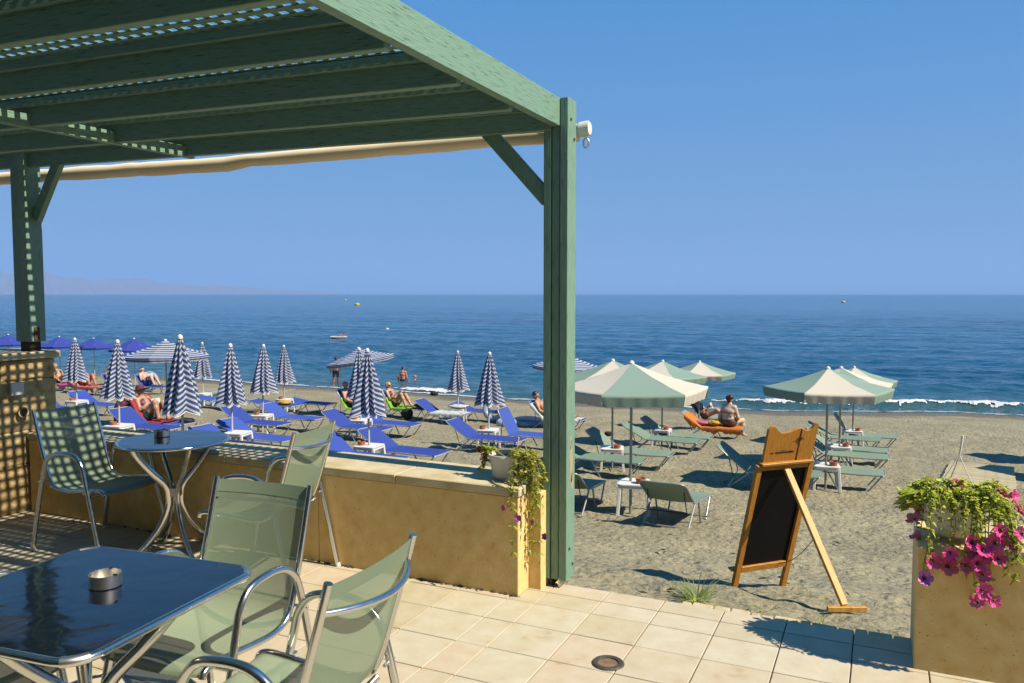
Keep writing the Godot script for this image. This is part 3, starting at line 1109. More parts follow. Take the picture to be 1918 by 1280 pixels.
func table_legs(t: Node3D, size: float, square: bool) -> void:
	for k in 4:
		var a := TAU * (k + 0.5) / 4.0
		var d := Vector3(cos(a), 0, sin(a))
		var pts: Array = []
		for p: Array in [[0.86, 0.705], [0.74, 0.63], [0.46, 0.52], [0.20, 0.43], [0.135, 0.36], [0.16, 0.28], [0.33, 0.17], [0.62, 0.07], [0.92, 0.0]]:
			pts.append(d * (p[0] * size) + Vector3(0, p[1], 0))
		var g := Geo.new()
		g.tube(curve(pts, 6), 0.023, 12, true, 0.62, d.cross(Vector3.UP))
		obj("leg", g, M.aluminium, t)
	var g := Geo.new()
	g.bx(Vector3(0, 0.385, 0), Vector3(0.075, 0.06, 0.075), 0.004)
	obj("leg_block", g, M.steel, t)
	if square:
		g = Geo.new()
		for s: float in [-1.0, 1.0]:
			g.beam(Vector3(-0.2 , 0.695, -0.2 * s), Vector3(0.2, 0.695, 0.2 * s), 0.03, 0.015)
		obj("top_bearer", g, M.dark_plastic, t)

func build_tables() -> void:
	var t := thing("round_table", "round dark topped bistro table between two armchairs by the wall", "table", Vector3(-4.095, 0, -3.66), 0.4)
	var g := Geo.new()
	g.lathe([Vector2(0.0, 0.722), Vector2(0.318, 0.722), Vector2(0.326, 0.7205)], 56)
	g.lathe([Vector2(0.326, 0.707), Vector2(0.0, 0.707)], 56)
	obj("top", g, M.table_top, t)
	g = Geo.new()
	var ring: Array = []
	for k in 65:
		ring.append(Vector3(0.33 * cos(TAU * k / 64.0), 0.7125, 0.33 * sin(TAU * k / 64.0)))
	g.tube(ring, 0.0105, 10, false)
	obj("rim", g, M.aluminium, t)
	table_legs(t, 0.30, false)
	t = thing("square_table", "square dark topped table with rounded metal edge in front", "table", Vector3(-2.235, 0, -1.635), deg_to_rad(6.0))
	var out := PackedVector2Array()
	var path: Array = []
	var h := 0.37
	var rc := 0.085
	for c in 4:
		for k in 9:
			var a := TAU * (c / 4.0 + k / 32.0)
			var ctr := Vector2(h - rc, h - rc) * Vector2([1, -1, -1, 1][c], [1, 1, -1, -1][c])
			var p := ctr + Vector2(cos(a), sin(a)) * rc
			out.append(p)
			path.append(Vector3(p.x, 0.711, p.y))
	path.append(path[0])
	g = Geo.new()
	g.slab(out, Transform3D(Basis(Vector3(1, 0, 0), Vector3(0, 0, 1), Vector3(0, -1, 0)), Vector3(0, 0.714, 0)), 0.014)
	obj("top", g, M.table_top, t)
	g = Geo.new()
	g.tube(path, 0.0135, 10, false, 0.9)
	obj("rim", g, M.aluminium, t)
	g = Geo.new()
	for c in 4:
		g = Geo.new()
		g.tube(path.slice(c * 9 + 2, c * 9 + 7), 0.0152, 10, true, 0.95)
		obj("corner_cap", g, M.steel, t)
	table_legs(t, 0.36, true)
	for k in 2:
		var at := Vector3(-4.245, 0.7225, -3.70) if k == 0 else Vector3(-2.225, 0.7215, -1.705)
		var a := thing("ashtray", "round steel ashtray on the round table" if k == 0 else "round steel ashtray on the square table", "ashtray", at, 0.5, "steel ashtrays")
		g = Geo.new()
		g.lathe([Vector2(0.0, 0.0012), Vector2(0.0465, 0.0012), Vector2(0.048, 0.003), Vector2(0.048, 0.042), Vector2(0.0465, 0.0425), Vector2(0.0455, 0.042), Vector2(0.0455, 0.008), Vector2(0.0, 0.008)], 40)
		obj("bowl", g, M.steel, a)
		for q in 3:
			g = Geo.new()
			var an := TAU * q / 3.0 + 0.5
			g.tube([Vector3(cos(an) * 0.040, 0.043, sin(an) * 0.040), Vector3(cos(an) * 0.051, 0.043, sin(an) * 0.051)], 0.0045, 8, true, 0.7)
			obj("cigarette_rest", g, M.dark_plastic, a)

func build_chalkboard() -> void:
	var base := Vector3(-0.835, -0.645, -6.40)
	var t := thing("menu_easel", "wooden easel chalkboard with wavy topped header standing in the sand", "chalkboard", base, deg_to_rad(46.0))
	var lean := deg_to_rad(15.0)
	var tf := Transform3D(Basis(Vector3(1, 0, 0), Vector3(0, cos(lean), sin(lean)), Vector3(0, -sin(lean), cos(lean))), Vector3.ZERO)
	for s: float in [-1.0, 1.0]:
		var g := Geo.new()
		g.box(tf * Transform3D(Basis(), Vector3(0.238 * s, 0.515, 0)), Vector3(0.048, 1.11, 0.034), 0.003)
		obj("side_post", g, M.wood_y, t)
	for y: float in [0.175, 1.045]:
		var g := Geo.new()
		g.box(tf * Transform3D(Basis(), Vector3(0, y, 0)), Vector3(0.423, 0.052 if y < 0.5 else 0.045, 0.026), 0.003)
		obj("rail", g, M.wood_x, t)
	var g := Geo.new()
	g.box(tf * Transform3D(Basis(), Vector3(0, 0.612, -0.009)), Vector3(0.43, 0.84, 0.008), 0.001)
	obj("slate", g, M.slate, t)
	g = Geo.new()
	g.box(tf * Transform3D(Basis(), Vector3(0, 0.168, -0.03)), Vector3(0.58, 0.014, 0.05), 0.003)
	obj("chalk_ledge", g, M.wood_x, t)
	g = Geo.new()
	g.box(tf * Transform3D(Basis(), Vector3(0, 1.081, 0.006)), Vector3(0.475, 0.022, 0.062), 0.004)
	obj("header_shelf", g, M.wood_x, t)
	# header: two boards with a wavy upper edge
	var wave_top := func(x: float) -> float:
		var ear := exp(-pow((x + 0.185) / 0.05, 2.0)) * 0.055 + exp(-pow((x - 0.205) / 0.035, 2.0)) * 0.06
		return 1.325 + ear + 0.024 * exp(-pow((x - 0.06) / 0.05, 2.0)) - 0.008 * exp(-pow((x + 0.08) / 0.04, 2.0))
	for k in 2:
		var out := PackedVector2Array()
		var a := -0.222 if k == 0 else 0.079
		var b := 0.071 if k == 0 else 0.222
		out.append(Vector2(a + 0.004, 1.092))
		for q in 25:
			var x := lerpf(a, b, q / 24.0)
			out.append(Vector2(x, wave_top.call(x)))
		out.append(Vector2(b, 1.092))
		g = Geo.new()
		g.slab(out, tf * Transform3D(Basis(), Vector3(0, 0, 0.0 if k == 0 else 0.006)), 0.022)
		obj("header_board", g, M.wood_y, t)
	# small compass star and a line of handwriting burnt into the wood
	g = Geo.new()
	for k in 8:
		var a := TAU * k / 8.0
		var l := 0.038 if k % 2 == 0 else 0.022
		var c := Vector2(0.075, 1.27)
		g.slab(PackedVector2Array([c + Vector2(cos(a), sin(a)) * l, c + Vector2(cos(a + 0.7), sin(a + 0.7)) * 0.008, c + Vector2(cos(a - 0.7), sin(a - 0.7)) * 0.008]), tf * Transform3D(Basis(), Vector3(0, 0, 0.0186)), 0.002)
	obj("star_emblem", g, M.ink, t)
	rng.seed = 41
	g = Geo.new()
	for word: Array in [[-0.165, -0.145], [-0.125, 0.045]]:
		var x: float = word[0]
		var pts: Array = []
		while x < word[1]:
			var up := rng.randf_range(0.004, 0.009) * (1.0 if word[0] > -0.13 else 0.6)
			pts.append(tf * Vector3(x, 1.163 + rng.randf_range(-0.001, 0.001), 0.0115))
			pts.append(tf * Vector3(x + 0.003, 1.163 + up * 1.6, 0.0115))
			pts.append(tf * Vector3(x + 0.006, 1.163 + rng.randf_range(-0.004, 0.002), 0.0115))
			x += 0.0095
		g.tube(curve(pts, 3), 0.0022, 5)
	g.tube(curve([tf * Vector3(-0.085, 1.178, 0.0115), tf * Vector3(-0.05, 1.181, 0.0115), tf * Vector3(-0.02, 1.179, 0.0115)], 4), 0.001, 5)
	g.tube(curve([tf * Vector3(-0.105, 1.163, 0.0115), tf * Vector3(-0.109, 1.148, 0.0115), tf * Vector3(-0.112, 1.14, 0.0115)], 4), 0.0012, 5)
	obj("handwriting", g, M.ink, t)
	# prop with its foot bar, and the cord between prop and frame
	var top := tf * Vector3(0.0, 1.03, 0.03)
	var foot := Vector3(-0.04, 0.195, 0.94)
	g = Geo.new()
	g.beam(top, foot, 0.052, 0.026)
	obj("prop", g, M.wood_pale, t)
	g = Geo.new()
	g.beam(foot + Vector3(-0.12, -0.02, -0.03), foot + Vector3(0.125, -0.02, 0.065), 0.03, 0.036)
	obj("foot_bar", g, M.wood_pale, t)
	var mid := top.lerp(foot, 0.52)
	var pin := tf * Vector3(0.14, 0.19, 0.015)
	var cord: Array = []
	for k in 15:
		var q := k / 14.0
		cord.append(mid.lerp(pin, q) + Vector3(0, -0.05 * sin(PI * q), 0))
	g = Geo.new()
	g.tube(cord, 0.0028, 5)
	obj("cord", g, M.rust, t)

# ---------------------------------------------------------------- plants
func leaf(g: Geo, at: Vector3, dir: Vector3, l: float, w: float, droop := 0.3) -> void:
	var d := dir.normalized()
	var side := d.cross(Vector3.UP)
	side = Vector3(1, 0, 0) if side.length() < 0.05 else side.normalized()
	var nn := side.cross(d).normalized()
	var p0 := at
	var p1 := at + d * l * 0.5 + nn * l * 0.06
	var p2 := at + d * l - Vector3(0, droop * l, 0)
	g.quad(p0, p1 + side * w * 0.5 + nn * w * 0.15, p2, p1, nn)
	g.quad(p0, p1, p2, p1 - side * w * 0.5 + nn * w * 0.15, nn)

func flower_mesh(sz: float) -> Array:
	var g := Geo.new()
	# five joined lobes of a trumpet flower, facing +y
	var f := func(a: float, b: float) -> Vector3:
		var t := TAU * a
		var lobe := 1.03 - 0.24 * pow(absf(cos(2.5 * t)), 9.0) + 0.03 * sin(17.0 * t)
		var r := sz * lerpf(0.08, 0.5, pow(b, 1.6)) * lerpf(1.0, lobe, b)
		var y := sz * (lerpf(-0.42, 0.0, pow(b, 0.55)) + (0.05 * cos(5.0 * t + PI) + 0.03 * sin(12.0 * t)) * b * b)
		return Vector3(cos(t) * r, y, sin(t) * r)
	g.sheet(f, 50, 6)
	var th := Geo.new()
	th.lathe([Vector2(sz * 0.012, -sz * 0.22), Vector2(sz * 0.085, -sz * 0.14)], 10)
	th.lathe([Vector2(sz * 0.03, -sz * 0.62), Vector2(sz * 0.05, -sz * 0.42), Vector2(sz * 0.07, -sz * 0.38)], 8)
	return [g.mesh(), th.mesh()]

func face_to(d: Vector3, spin: float) -> Basis:
	var y := d.normalized()
	var x := y.cross(Vector3(0, 0, 1) if absf(y.z) < 0.9 else Vector3(1, 0, 0)).normalized()
	return Basis(x, y, x.cross(y)).rotated(y, spin)

func stem(g: Geo, a: Vector3, b: Vector3, sag: float, r := 0.0022) -> void:
	var pts: Array = []
	for k in 9:
		var q := k / 8.0
		pts.append(a.lerp(b, q) + Vector3(0, sag * sin(PI * q), 0))
	g.tube(pts, r, 5)

func build_pots() -> void:
	# ---- hanging pot of petunias on the planter wall
	var at := Vector3(0.30, 0.583, -4.03)
	var t := thing("petunia_pot", "white hanging pot of bright pink petunias on the planter wall", "flower pot", at)
	var g := Geo.new()
	g.lathe([Vector2(0.0, 0.0), Vector2(0.092, 0.0), Vector2(0.105, 0.03), Vector2(0.128, 0.15), Vector2(0.136, 0.152), Vector2(0.136, 0.165), Vector2(0.125, 0.165), Vector2(0.12, 0.14)], 32)
	obj("pot", g, M.plastic_white, t)
	g = Geo.new()
	g.lathe([Vector2(0.122, 0.142), Vector2(0.0, 0.15)], 20)
	obj("soil", g, M.soil, t)
	g = Geo.new()
	var apex := Vector3(0.022, 0.355, 0.03)
	for e: Vector3 in [Vector3(-0.10, 0.16, 0.07), Vector3(0.115, 0.16, 0.05), Vector3(-0.02, 0.16, -0.13)]:
		stem(g, apex, e, -0.012, 0.0022)
	obj("hanger_wire", g, M.plastic_white, t)
	g = Geo.new()
	g.tube(curve([apex, apex + Vector3(0.006, 0.04, 0), apex + Vector3(0.010, 0.088, 0)], 5), [0.0035, 0.005, 0.005, 0.006, 0.006, 0.0065, 0.007, 0.007, 0.007, 0.0075, 0.0075], 8, true, 0.7)
	obj("hook", g, M.plastic_white, t)
	var low := [[0.225, 0.506], [0.194, 0.431], [0.284, 0.489], [0.286, 0.549], [0.371, 0.607], [0.408, 0.587], [0.37, 0.568], [0.391, 0.523], [0.348, 0.508], [0.41, 0.476], [0.414, 0.41], [0.45, 0.368], [0.39, 0.356], [0.463, 0.554], [0.421, 0.557], [0.514, 0.613], [0.485, 0.629], [0.467, 0.671], [0.446, 0.615], [0.54, 0.67]]
	var high := [[0.131, 0.697], [0.174, 0.683], [0.148, 0.63], [0.154, 0.565], [0.223, 0.769], [0.264, 0.763], [0.33, 0.792], [0.42, 0.778], [0.492, 0.797], [0.534, 0.79], [0.36, 0.74], [0.58, 0.72], [0.60, 0.66], [0.57, 0.62], [0.55, 0.73], [0.46, 0.74], [0.50, 0.70], [0.40, 0.76], [0.19, 0.75], [0.28, 0.77], [0.61, 0.70]]
	rng.seed = 8
	var fm := [flower_mesh(0.076), flower_mesh(0.064)]
	var stems := Geo.new()
	var fresh := Geo.new()
	var mid := Geo.new()
	var dry := Geo.new()
	var k := 0
	for e: Array in low + high:
		var upper := k >= low.size()
		var p := Vector3(e[0], e[1], -3.99 + rng.randf_range(-0.04, 0.04) if upper else -3.80 + rng.randf_range(-0.015, 0.02)) - at
		var d := Vector3(rng.randf_range(-0.2, 1.0), rng.randf_range(0.0, 0.7), 0.9)
		if upper:
			d = Vector3(signf(p.x) * rng.randf_range(0.2, 1.0), rng.randf_range(0.2, 1.0), rng.randf_range(-0.2, 0.9))
		var which: Array = fm[k % 2]
		var pet: Material = M.petal_pale if k == 1 else (M.petal_1 if k in [2, 8, 13] else M.petal_0)
		var o := obj("flower", which[0], pet, t)
		o.transform = Transform3D(face_to(d, rng.randf() * TAU) * rng.randf_range(0.82, 1.08), p)
		var c := obj("throat", which[1], M.throat, o)
		c.position = Vector3.ZERO
		# a stem from the pot with leaves along it
		var root := Vector3(rng.randf_range(-0.07, 0.07), 0.15, rng.randf_range(-0.06, 0.07))
		var edge := Vector3(clampf(p.x * 0.8, -0.13, 0.13), 0.19 + rng.randf_range(0.0, 0.05), 0.12 if not upper else p.z * 0.5)
		var pts := curve([root, edge, (edge + p) * 0.5 + Vector3(rng.randf_range(-0.02, 0.02), 0.02, 0.01), p - d.normalized() * 0.03], 5)
		stems.tube(pts, 0.0022, 5)
		for q in range(3, pts.size()):
			for r in 2:
				var gg: Geo = [fresh, mid, mid, dry][rng.randi_range(0, 3)]
				leaf(gg, pts[q], Vector3(rng.randf_range(-1, 1), rng.randf_range(-0.3, 0.7), rng.randf_range(-0.6, 1)), rng.randf_range(0.018, 0.036), rng.randf_range(0.009, 0.016))
		k += 1
	# the leafy heart of the plant and dry trailing strands
	for q in 560:
		var a := rng.randf() * TAU
		var r := sqrt(rng.randf())
		var p := Vector3(cos(a) * r * 0.21, 0.145 + (1.0 - r * r) * rng.randf_range(0.0, 0.055) + rng.randf_range(-0.06, 0.02) * r, sin(a) * r * 0.14 + 0.01)
		var gg: Geo = fresh if rng.randf() < 0.8 - 0.6 * r else (mid if rng.randf() < 0.6 else dry)
		leaf(gg, p, Vector3(cos(a) + rng.randf_range(-0.7, 0.7), rng.randf_range(-0.2, 0.9), sin(a) + rng.randf_range(-0.7, 0.7)), rng.randf_range(0.026, 0.055), rng.randf_range(0.014, 0.027))
	for q in 46:
		var a := rng.randf() * TAU
		var r := sqrt(rng.randf()) * 0.75
		leaf(fresh, Vector3(cos(a) * r * 0.19 - 0.01, 0.165 + (1.0 - r * r) * rng.randf_range(0.01, 0.05), sin(a) * r * 0.12 + 0.03), Vector3(cos(a) + rng.randf_range(-0.4, 0.4), rng.randf_range(-0.1, 0.5), sin(a) + 0.4), rng.randf_range(0.05, 0.08), rng.randf_range(0.028, 0.042))
	for q in 8:
		var a := rng.randf_range(-0.3, PI + 0.3)
		var x := cos(a) * 0.15 + rng.randf_range(-0.03, 0.08)
		var e := Vector3(x, 0.19, 0.13)
		var end := Vector3(x * 1.25, rng.randf_range(-0.12, 0.06), rng.randf_range(0.215, 0.24))
		var pts := curve([Vector3(x * 0.5, 0.16, 0.05), e, Vector3(x * 1.15, 0.09, 0.21), end], 5)
		stems.tube(pts, 0.0018, 5)
		for w in range(4, pts.size()):
			for r in 3:
				var gg: Geo = [mid, dry, mid, fresh][rng.randi_range(0, 3)]
				leaf(gg, pts[w], Vector3(rng.randf_range(-1, 1), rng.randf_range(-0.8, 0.4), rng.randf_range(0, 1)), rng.randf_range(0.018, 0.036), rng.randf_range(0.009, 0.018))
	obj("stems", stems, M.leaf_dry, t).set_meta("kind", "stuff")
	obj("fresh_leaves", fresh, M.leaf_fresh, t).set_meta("kind", "stuff")
	obj("dark_leaves", mid, M.leaf_mid, t).set_meta("kind", "stuff")
	obj("dry_leaves", dry, M.leaf_dry, t).set_meta("kind", "stuff")
	# ---- wilting pot on the end of the low wall
	at = Vector3(-1.925, 0.602, -4.05)
	t = thing("wilting_pot", "white pot of half dry petunias trailing beside the green post", "flower pot", at)
	g = Geo.new()
	g.lathe([Vector2(0.0, 0.0), Vector2(0.066, 0.0), Vector2(0.078, 0.02), Vector2(0.098, 0.13), Vector2(0.105, 0.132), Vector2(0.105, 0.143), Vector2(0.096, 0.143), Vector2(0.09, 0.12)], 32)
	obj("pot", g, M.plastic_white, t)
	g = Geo.new()
	g.lathe([Vector2(0.092, 0.122), Vector2(0.0, 0.128)], 20)
	obj("soil", g, M.soil, t)
	g = Geo.new()
	g.tube(curve([Vector3(0.06, 0.13, -0.02), Vector3(0.062, 0.19, -0.02), Vector3(0.07, 0.235, -0.02)], 4), 0.004, 6)
	obj("hook", g, M.plastic_white, t)
	stems = Geo.new()
	fresh = Geo.new()
	dry = Geo.new()
	mid = Geo.new()
	var wine := Geo.new()
	for q in 26:
		var trail := q < 19
		var x := rng.randf_range(0.12, 0.25) if trail else (rng.randf_range(-0.15, -0.09) if q % 2 else rng.randf_range(0.05, 0.12))
		var end := Vector3(x, rng.randf_range(-0.44, 0.10), rng.randf_range(-0.02, 0.16) if x > 0.17 else 0.06 + rng.randf() * 0.08) if trail else Vector3(x * 1.1, rng.randf_range(0.02, 0.19), rng.randf_range(0.0, 0.11))
		if trail and end.x < 0.165 and end.y < 0.0:
			end.z = 0.195
		var e := Vector3(clampf(x, -0.1, 0.2) * 0.8, 0.17, clampf(end.z, -0.05, 0.1))
		var over := Vector3(maxf(end.x, 0.17) if trail and end.z < 0.18 else end.x, 0.03 + 0.05 * rng.randf(), end.z) if trail else end.lerp(e, 0.4)
		var pts := curve([Vector3(0, 0.12, 0), e, over, end], 5)
		stems.tube(pts, 0.002, 5)
		for w in range(4, pts.size()):
			for r in 3:
				var low_ := (pts[w] as Vector3).y < 0.0
				var roll := rng.randf()
				var gg: Geo = (fresh if roll < 0.45 else mid) if low_ or (not trail and x < -0.06) else (dry if roll < 0.6 else (wine if roll < 0.72 else mid))
				leaf(gg, pts[w], Vector3(rng.randf_range(-1, 1), rng.randf_range(-0.7, 0.6), rng.randf_range(-0.5, 1)), rng.randf_range(0.018, 0.04), rng.randf_range(0.009, 0.018))
	obj("stems", stems, M.leaf_dry, t).set_meta("kind", "stuff")
	obj("fresh_leaves", fresh, M.leaf_mid, t).set_meta("kind", "stuff")
	obj("dark_leaves", mid, M.leaf_deep, t).set_meta("kind", "stuff")
	obj("dry_leaves", dry, M.leaf_brown, t).set_meta("kind", "stuff")
	obj("wine_leaves", wine, M.leaf_maroon, t).set_meta("kind", "stuff")
	for e: Array in [[-1.832, 0.5, -3.82, "petal_0"], [-1.765, 0.437, -3.86, "petal_violet"], [-2.03, 0.735, -3.98, "petal_wine"], [-1.668, 0.31, -4.0, "petal_violet"], [-1.72, 0.40, -3.95, "petal_1"], [-2.075, 0.765, -4.0, "petal_wine"]]:
		var o := obj("flower", fm[1][0], M[e[3]], t)
		o.transform = Transform3D(face_to(Vector3(rng.randf_range(-0.6, 0.4), 0.2, 1), rng.randf() * TAU) * 0.6, Vector3(e[0], e[1], e[2]) - at)
	# ---- beach grass and weeds along the terrace edge
	var tufts := [[Vector3(-1.12, -0.46, -5.44), 90, 0.19, "spiky clump of sea daffodil leaves beside the terrace edge"], [Vector3(-0.66, -0.445, -5.40), 9, 0.12, "thin curved grass stems at the terrace edge before the easel"], [Vector3(-0.30, -0.44, -5.33), 9, 0.10, "few green blades wound round the easel foot bar"]]
	for e: Array in tufts:
		var p: Vector3 = e[0]
		p.y = ground(p.x, p.z) - 0.005
		g = Geo.new()
		for q in int(e[1]):
			var a := rng.randf() * TAU
			var l: float = e[2] * rng.randf_range(0.6, 1.25)
			var tall: bool = q % 14 == 0 and e[1] > 20
			var out := Vector3(cos(a), 0, sin(a))
			var lift := rng.randf_range(0.25, 0.9) * (2.4 if tall else 1.0)
			var b0 := out * rng.randf() * (0.09 if e[1] > 20 else 0.04)
			var side := out.cross(Vector3.UP) * 0.0065
			var prev := [b0 - side, b0 + side]
			for s in 5:
				var q2 := (s + 1) / 5.0
				var c := b0 + out * l * q2 * (0.3 if tall else 0.85) + Vector3(0, l * lift * (q2 - 0.45 * q2 * q2), 0)
				var w := side * (1.0 - q2 * 0.9)
				g.quad(prev[0], prev[1], c + w, c - w)
				prev = [c - w, c + w]
		var o := obj("grass_tuft", g, M.leaf_grass)
		o.position = p
		tag(o, e[3], "plant")

# ---------------------------------------------------------------- beach furniture
const POLE_H := 2.25

func make_pole(t: Node3D, h: float, m: Material) -> void:
	var g := Geo.new()
	g.tube([Vector3(0, -0.4, 0), Vector3(0, h, 0)], 0.021, 10)
	obj("pole", g, m, t)
	g = Geo.new()
	g.lathe([Vector2(0.042, h - 0.035), Vector2(0.040, h + 0.005), Vector2(0.018, h + 0.03), Vector2(0.0, h + 0.036)], 12)
	obj("finial", g, M.plastic_white, t)

func make_closed_umbrella(label: String) -> Node3D:
	var t := thing("folded_umbrella", label, "umbrella", Vector3.ZERO, 0.0, "folded zigzag beach umbrellas")
	make_pole(t, POLE_H, M.pole_white)
	var pl := 8
	var ph := rng.randf() * 9.0
	var f := func(a: float, b: float) -> Vector3:
		var q := fposmod(a * pl, 1.0)
		var tri := 1.0 - absf(2.0 * q - 1.0)          # 0 in the valley, 1 on the ridge
		var r := lerpf(0.022, 0.33, pow(b, 0.85)) * lerpf(0.58, 1.0, smoothstep(0.0, 1.0, tri)) * (1.0 + 0.11 * sin(a * TAU * 2.0 + ph) + 0.09 * sin(a * TAU * 3.0 + ph * 2.0) * b + 0.05 * sin(b * 6.0 + ph + a * 25.0) * b)
		var y := 2.24 - 1.24 * b + 0.075 * b * b * b * (1.0 - tri) * 1.0
		var an := a * TAU + 0.10 * sin(b * 5.0 + a * TAU * 2.0 + ph) * b + 0.12 * sin(a * TAU * 3.0 + ph) * b
		return Vector3(cos(an) * r, y, sin(an) * r)
	var g := Geo.new()
	g.sheet(f, pl * 12, 22, Vector2(pl, 13.0))
	obj("canopy", g, M.canvas_zigzag, t)
	g = Geo.new()
	var hem: Array = []
	for k in pl * 8 + 1:
		hem.append((f.call(float(k) / (pl * 8), 1.0) as Vector3) + Vector3(0, -0.004, 0))
	g.tube(hem, 0.008, 5, false)
	obj("hem", g, M.plastic_white, t)
	return t

func make_open_umbrella(called: String, label: String, group: String, sides: int, r: float, apex: float, rim: float, skirt: float, cloths: Array, pole: Material) -> Node3D:
	var t := thing(called, label, "umbrella", Vector3.ZERO, 0.0, group)
	make_pole(t, apex, pole)
	for k in sides:
		var a0 := TAU * (k - 0.5) / sides
		var a1 := TAU * (k + 0.5) / sides
		var f := func(a: float, b: float) -> Vector3:
			var c := b / 0.82
			var p0 := Vector3(cos(a0), 0, sin(a0))
			var p1 := Vector3(cos(a1), 0, sin(a1))
			var d := p0.lerp(p1, a)
			var s := sin(PI * a)
			if c <= 1.0:
				return d * r * c + Vector3(0, lerpf(apex, rim, c) - 0.012 * s * c * c * r - 0.035 * sin(PI * c), 0)
			var q := (c - 1.0) / (1.0 / 0.82 - 1.0)
			var edge := 0.012 * s + 0.006 * sin(a * 40.0)
			return d * r * (1.0 - 0.035 * q) * (1.0 + 0.012 * q * sin(a * 29.0 + k)) + Vector3(0, rim - 0.012 * s * r - q * (skirt - edge), 0)
		var g := Geo.new()
		g.sheet(f, 14, 22, Vector2(1.0, 11.0))
		obj("panel", g, cloths[k % cloths.size()], t)
		g = Geo.new()
		g.tube([Vector3(0, apex - 0.05, 0), Vector3(cos(a0) * r * 0.98, rim - 0.02, sin(a0) * r * 0.98)], 0.006, 5)
		obj("rib", g, pole, t)
		g = Geo.new()
		g.tube([Vector3(0, rim - 0.12, 0), Vector3(cos(a0) * r * 0.5, lerpf(apex, rim, 0.5) - 0.04, sin(a0) * r * 0.5)], 0.005, 5)
		obj("strut", g, pole, t)
	return t

func make_lounger(called: String, label: String, group: String, cloth: Material, tube_m: Material, back_deg: float) -> Node3D:
	var t := thing(called, label, "sun lounger", Vector3.ZERO, 0.0, group)
	var w := 0.30
	var ba := deg_to_rad(back_deg)
	var hx := -0.28
	var bl := 0.68
	var hy := 0.31
	var bd := Vector3(-cos(ba), sin(ba), 0)
	# seat frame: a long U, back frame: a shorter U
	var g := Geo.new()
	var u := curve([Vector3(hx, hy, w), Vector3(0.3, hy - 0.01, w), Vector3(0.86, hy, w), Vector3(0.94, hy, w - 0.06), Vector3(0.95, hy, 0.0), Vector3(0.94, hy, -w + 0.06), Vector3(0.86, hy, -w), Vector3(0.3, hy - 0.01, -w), Vector3(hx, hy, -w)], 4)
	g.tube(u, 0.0125, 8)
	obj("seat_frame", g, tube_m, t)
	g = Geo.new()
	var h := Vector3(hx, hy, 0)
	u = curve([h + Vector3(0, 0, w), h + bd * 0.35 + Vector3(0, 0, w), h + bd * (bl - 0.08) + Vector3(0, 0, w), h + bd * bl + Vector3(0, 0, w - 0.07), h + bd * bl, h + bd * bl + Vector3(0, 0, -w + 0.07), h + bd * (bl - 0.08) + Vector3(0, 0, -w), h + bd * 0.35 + Vector3(0, 0, -w), h + Vector3(0, 0, -w)], 4)
	g.tube(u, 0.0125, 8)
	obj("back_frame", g, tube_m, t)
	g = Geo.new()
	g.sheet(func(a: float, b: float) -> Vector3: return Vector3(lerpf(hx + 0.01, 0.93, b), hy + 0.014 - 0.03 * sin(PI * a) * sin(PI * clampf(b * 1.2, 0.0, 1.0)), (w + 0.008) * (a * 2.0 - 1.0)), 8, 14)
	obj("seat_fabric", g, cloth, t)
	g = Geo.new()
	g.sheet(func(a: float, b: float) -> Vector3: return h + bd * lerpf(0.01, bl - 0.005, b) + Vector3(sin(ba), cos(ba), 0) * (0.014 - 0.022 * sin(PI * a)) + Vector3(0, 0, (w + 0.008) * (a * 2.0 - 1.0) * (1.0 - 0.18 * smoothstep(0.86, 1.0, b))), 8, 10)
	obj("back_fabric", g, cloth, t)
	for s: float in [-1.0, 1.0]:
		for l: Array in [[Vector3(hx + 0.04, hy - 0.02, w * s), Vector3(-0.62, -0.02, w * s)], [Vector3(0.02, hy - 0.02, w * s), Vector3(0.20, -0.02, w * s)], [Vector3(0.90, hy - 0.01, (w - 0.02) * s), Vector3(0.66, -0.02, (w - 0.02) * s)]]:
			g = Geo.new()
			g.tube([l[0], (l[0] as Vector3).lerp(l[1], 0.85), l[1]], 0.0135, 8)
			obj("leg", g, tube_m, t)
	for x: float in [-0.60, 0.67]:
		g = Geo.new()
		g.tube([Vector3(x, 0.02, -w), Vector3(x, 0.02, w)], 0.011, 6)
		obj("foot_bar", g, tube_m, t)
	g = Geo.new()
	g.tube([h + bd * 0.42 + Vector3(0, -0.01, -0.24), Vector3(-0.52, 0.20, -0.26), Vector3(-0.52, 0.20, 0.26), h + bd * 0.42 + Vector3(0, -0.01, 0.24)], 0.009, 6)
	obj("back_support", g, M.dark_plastic, t)
	return t

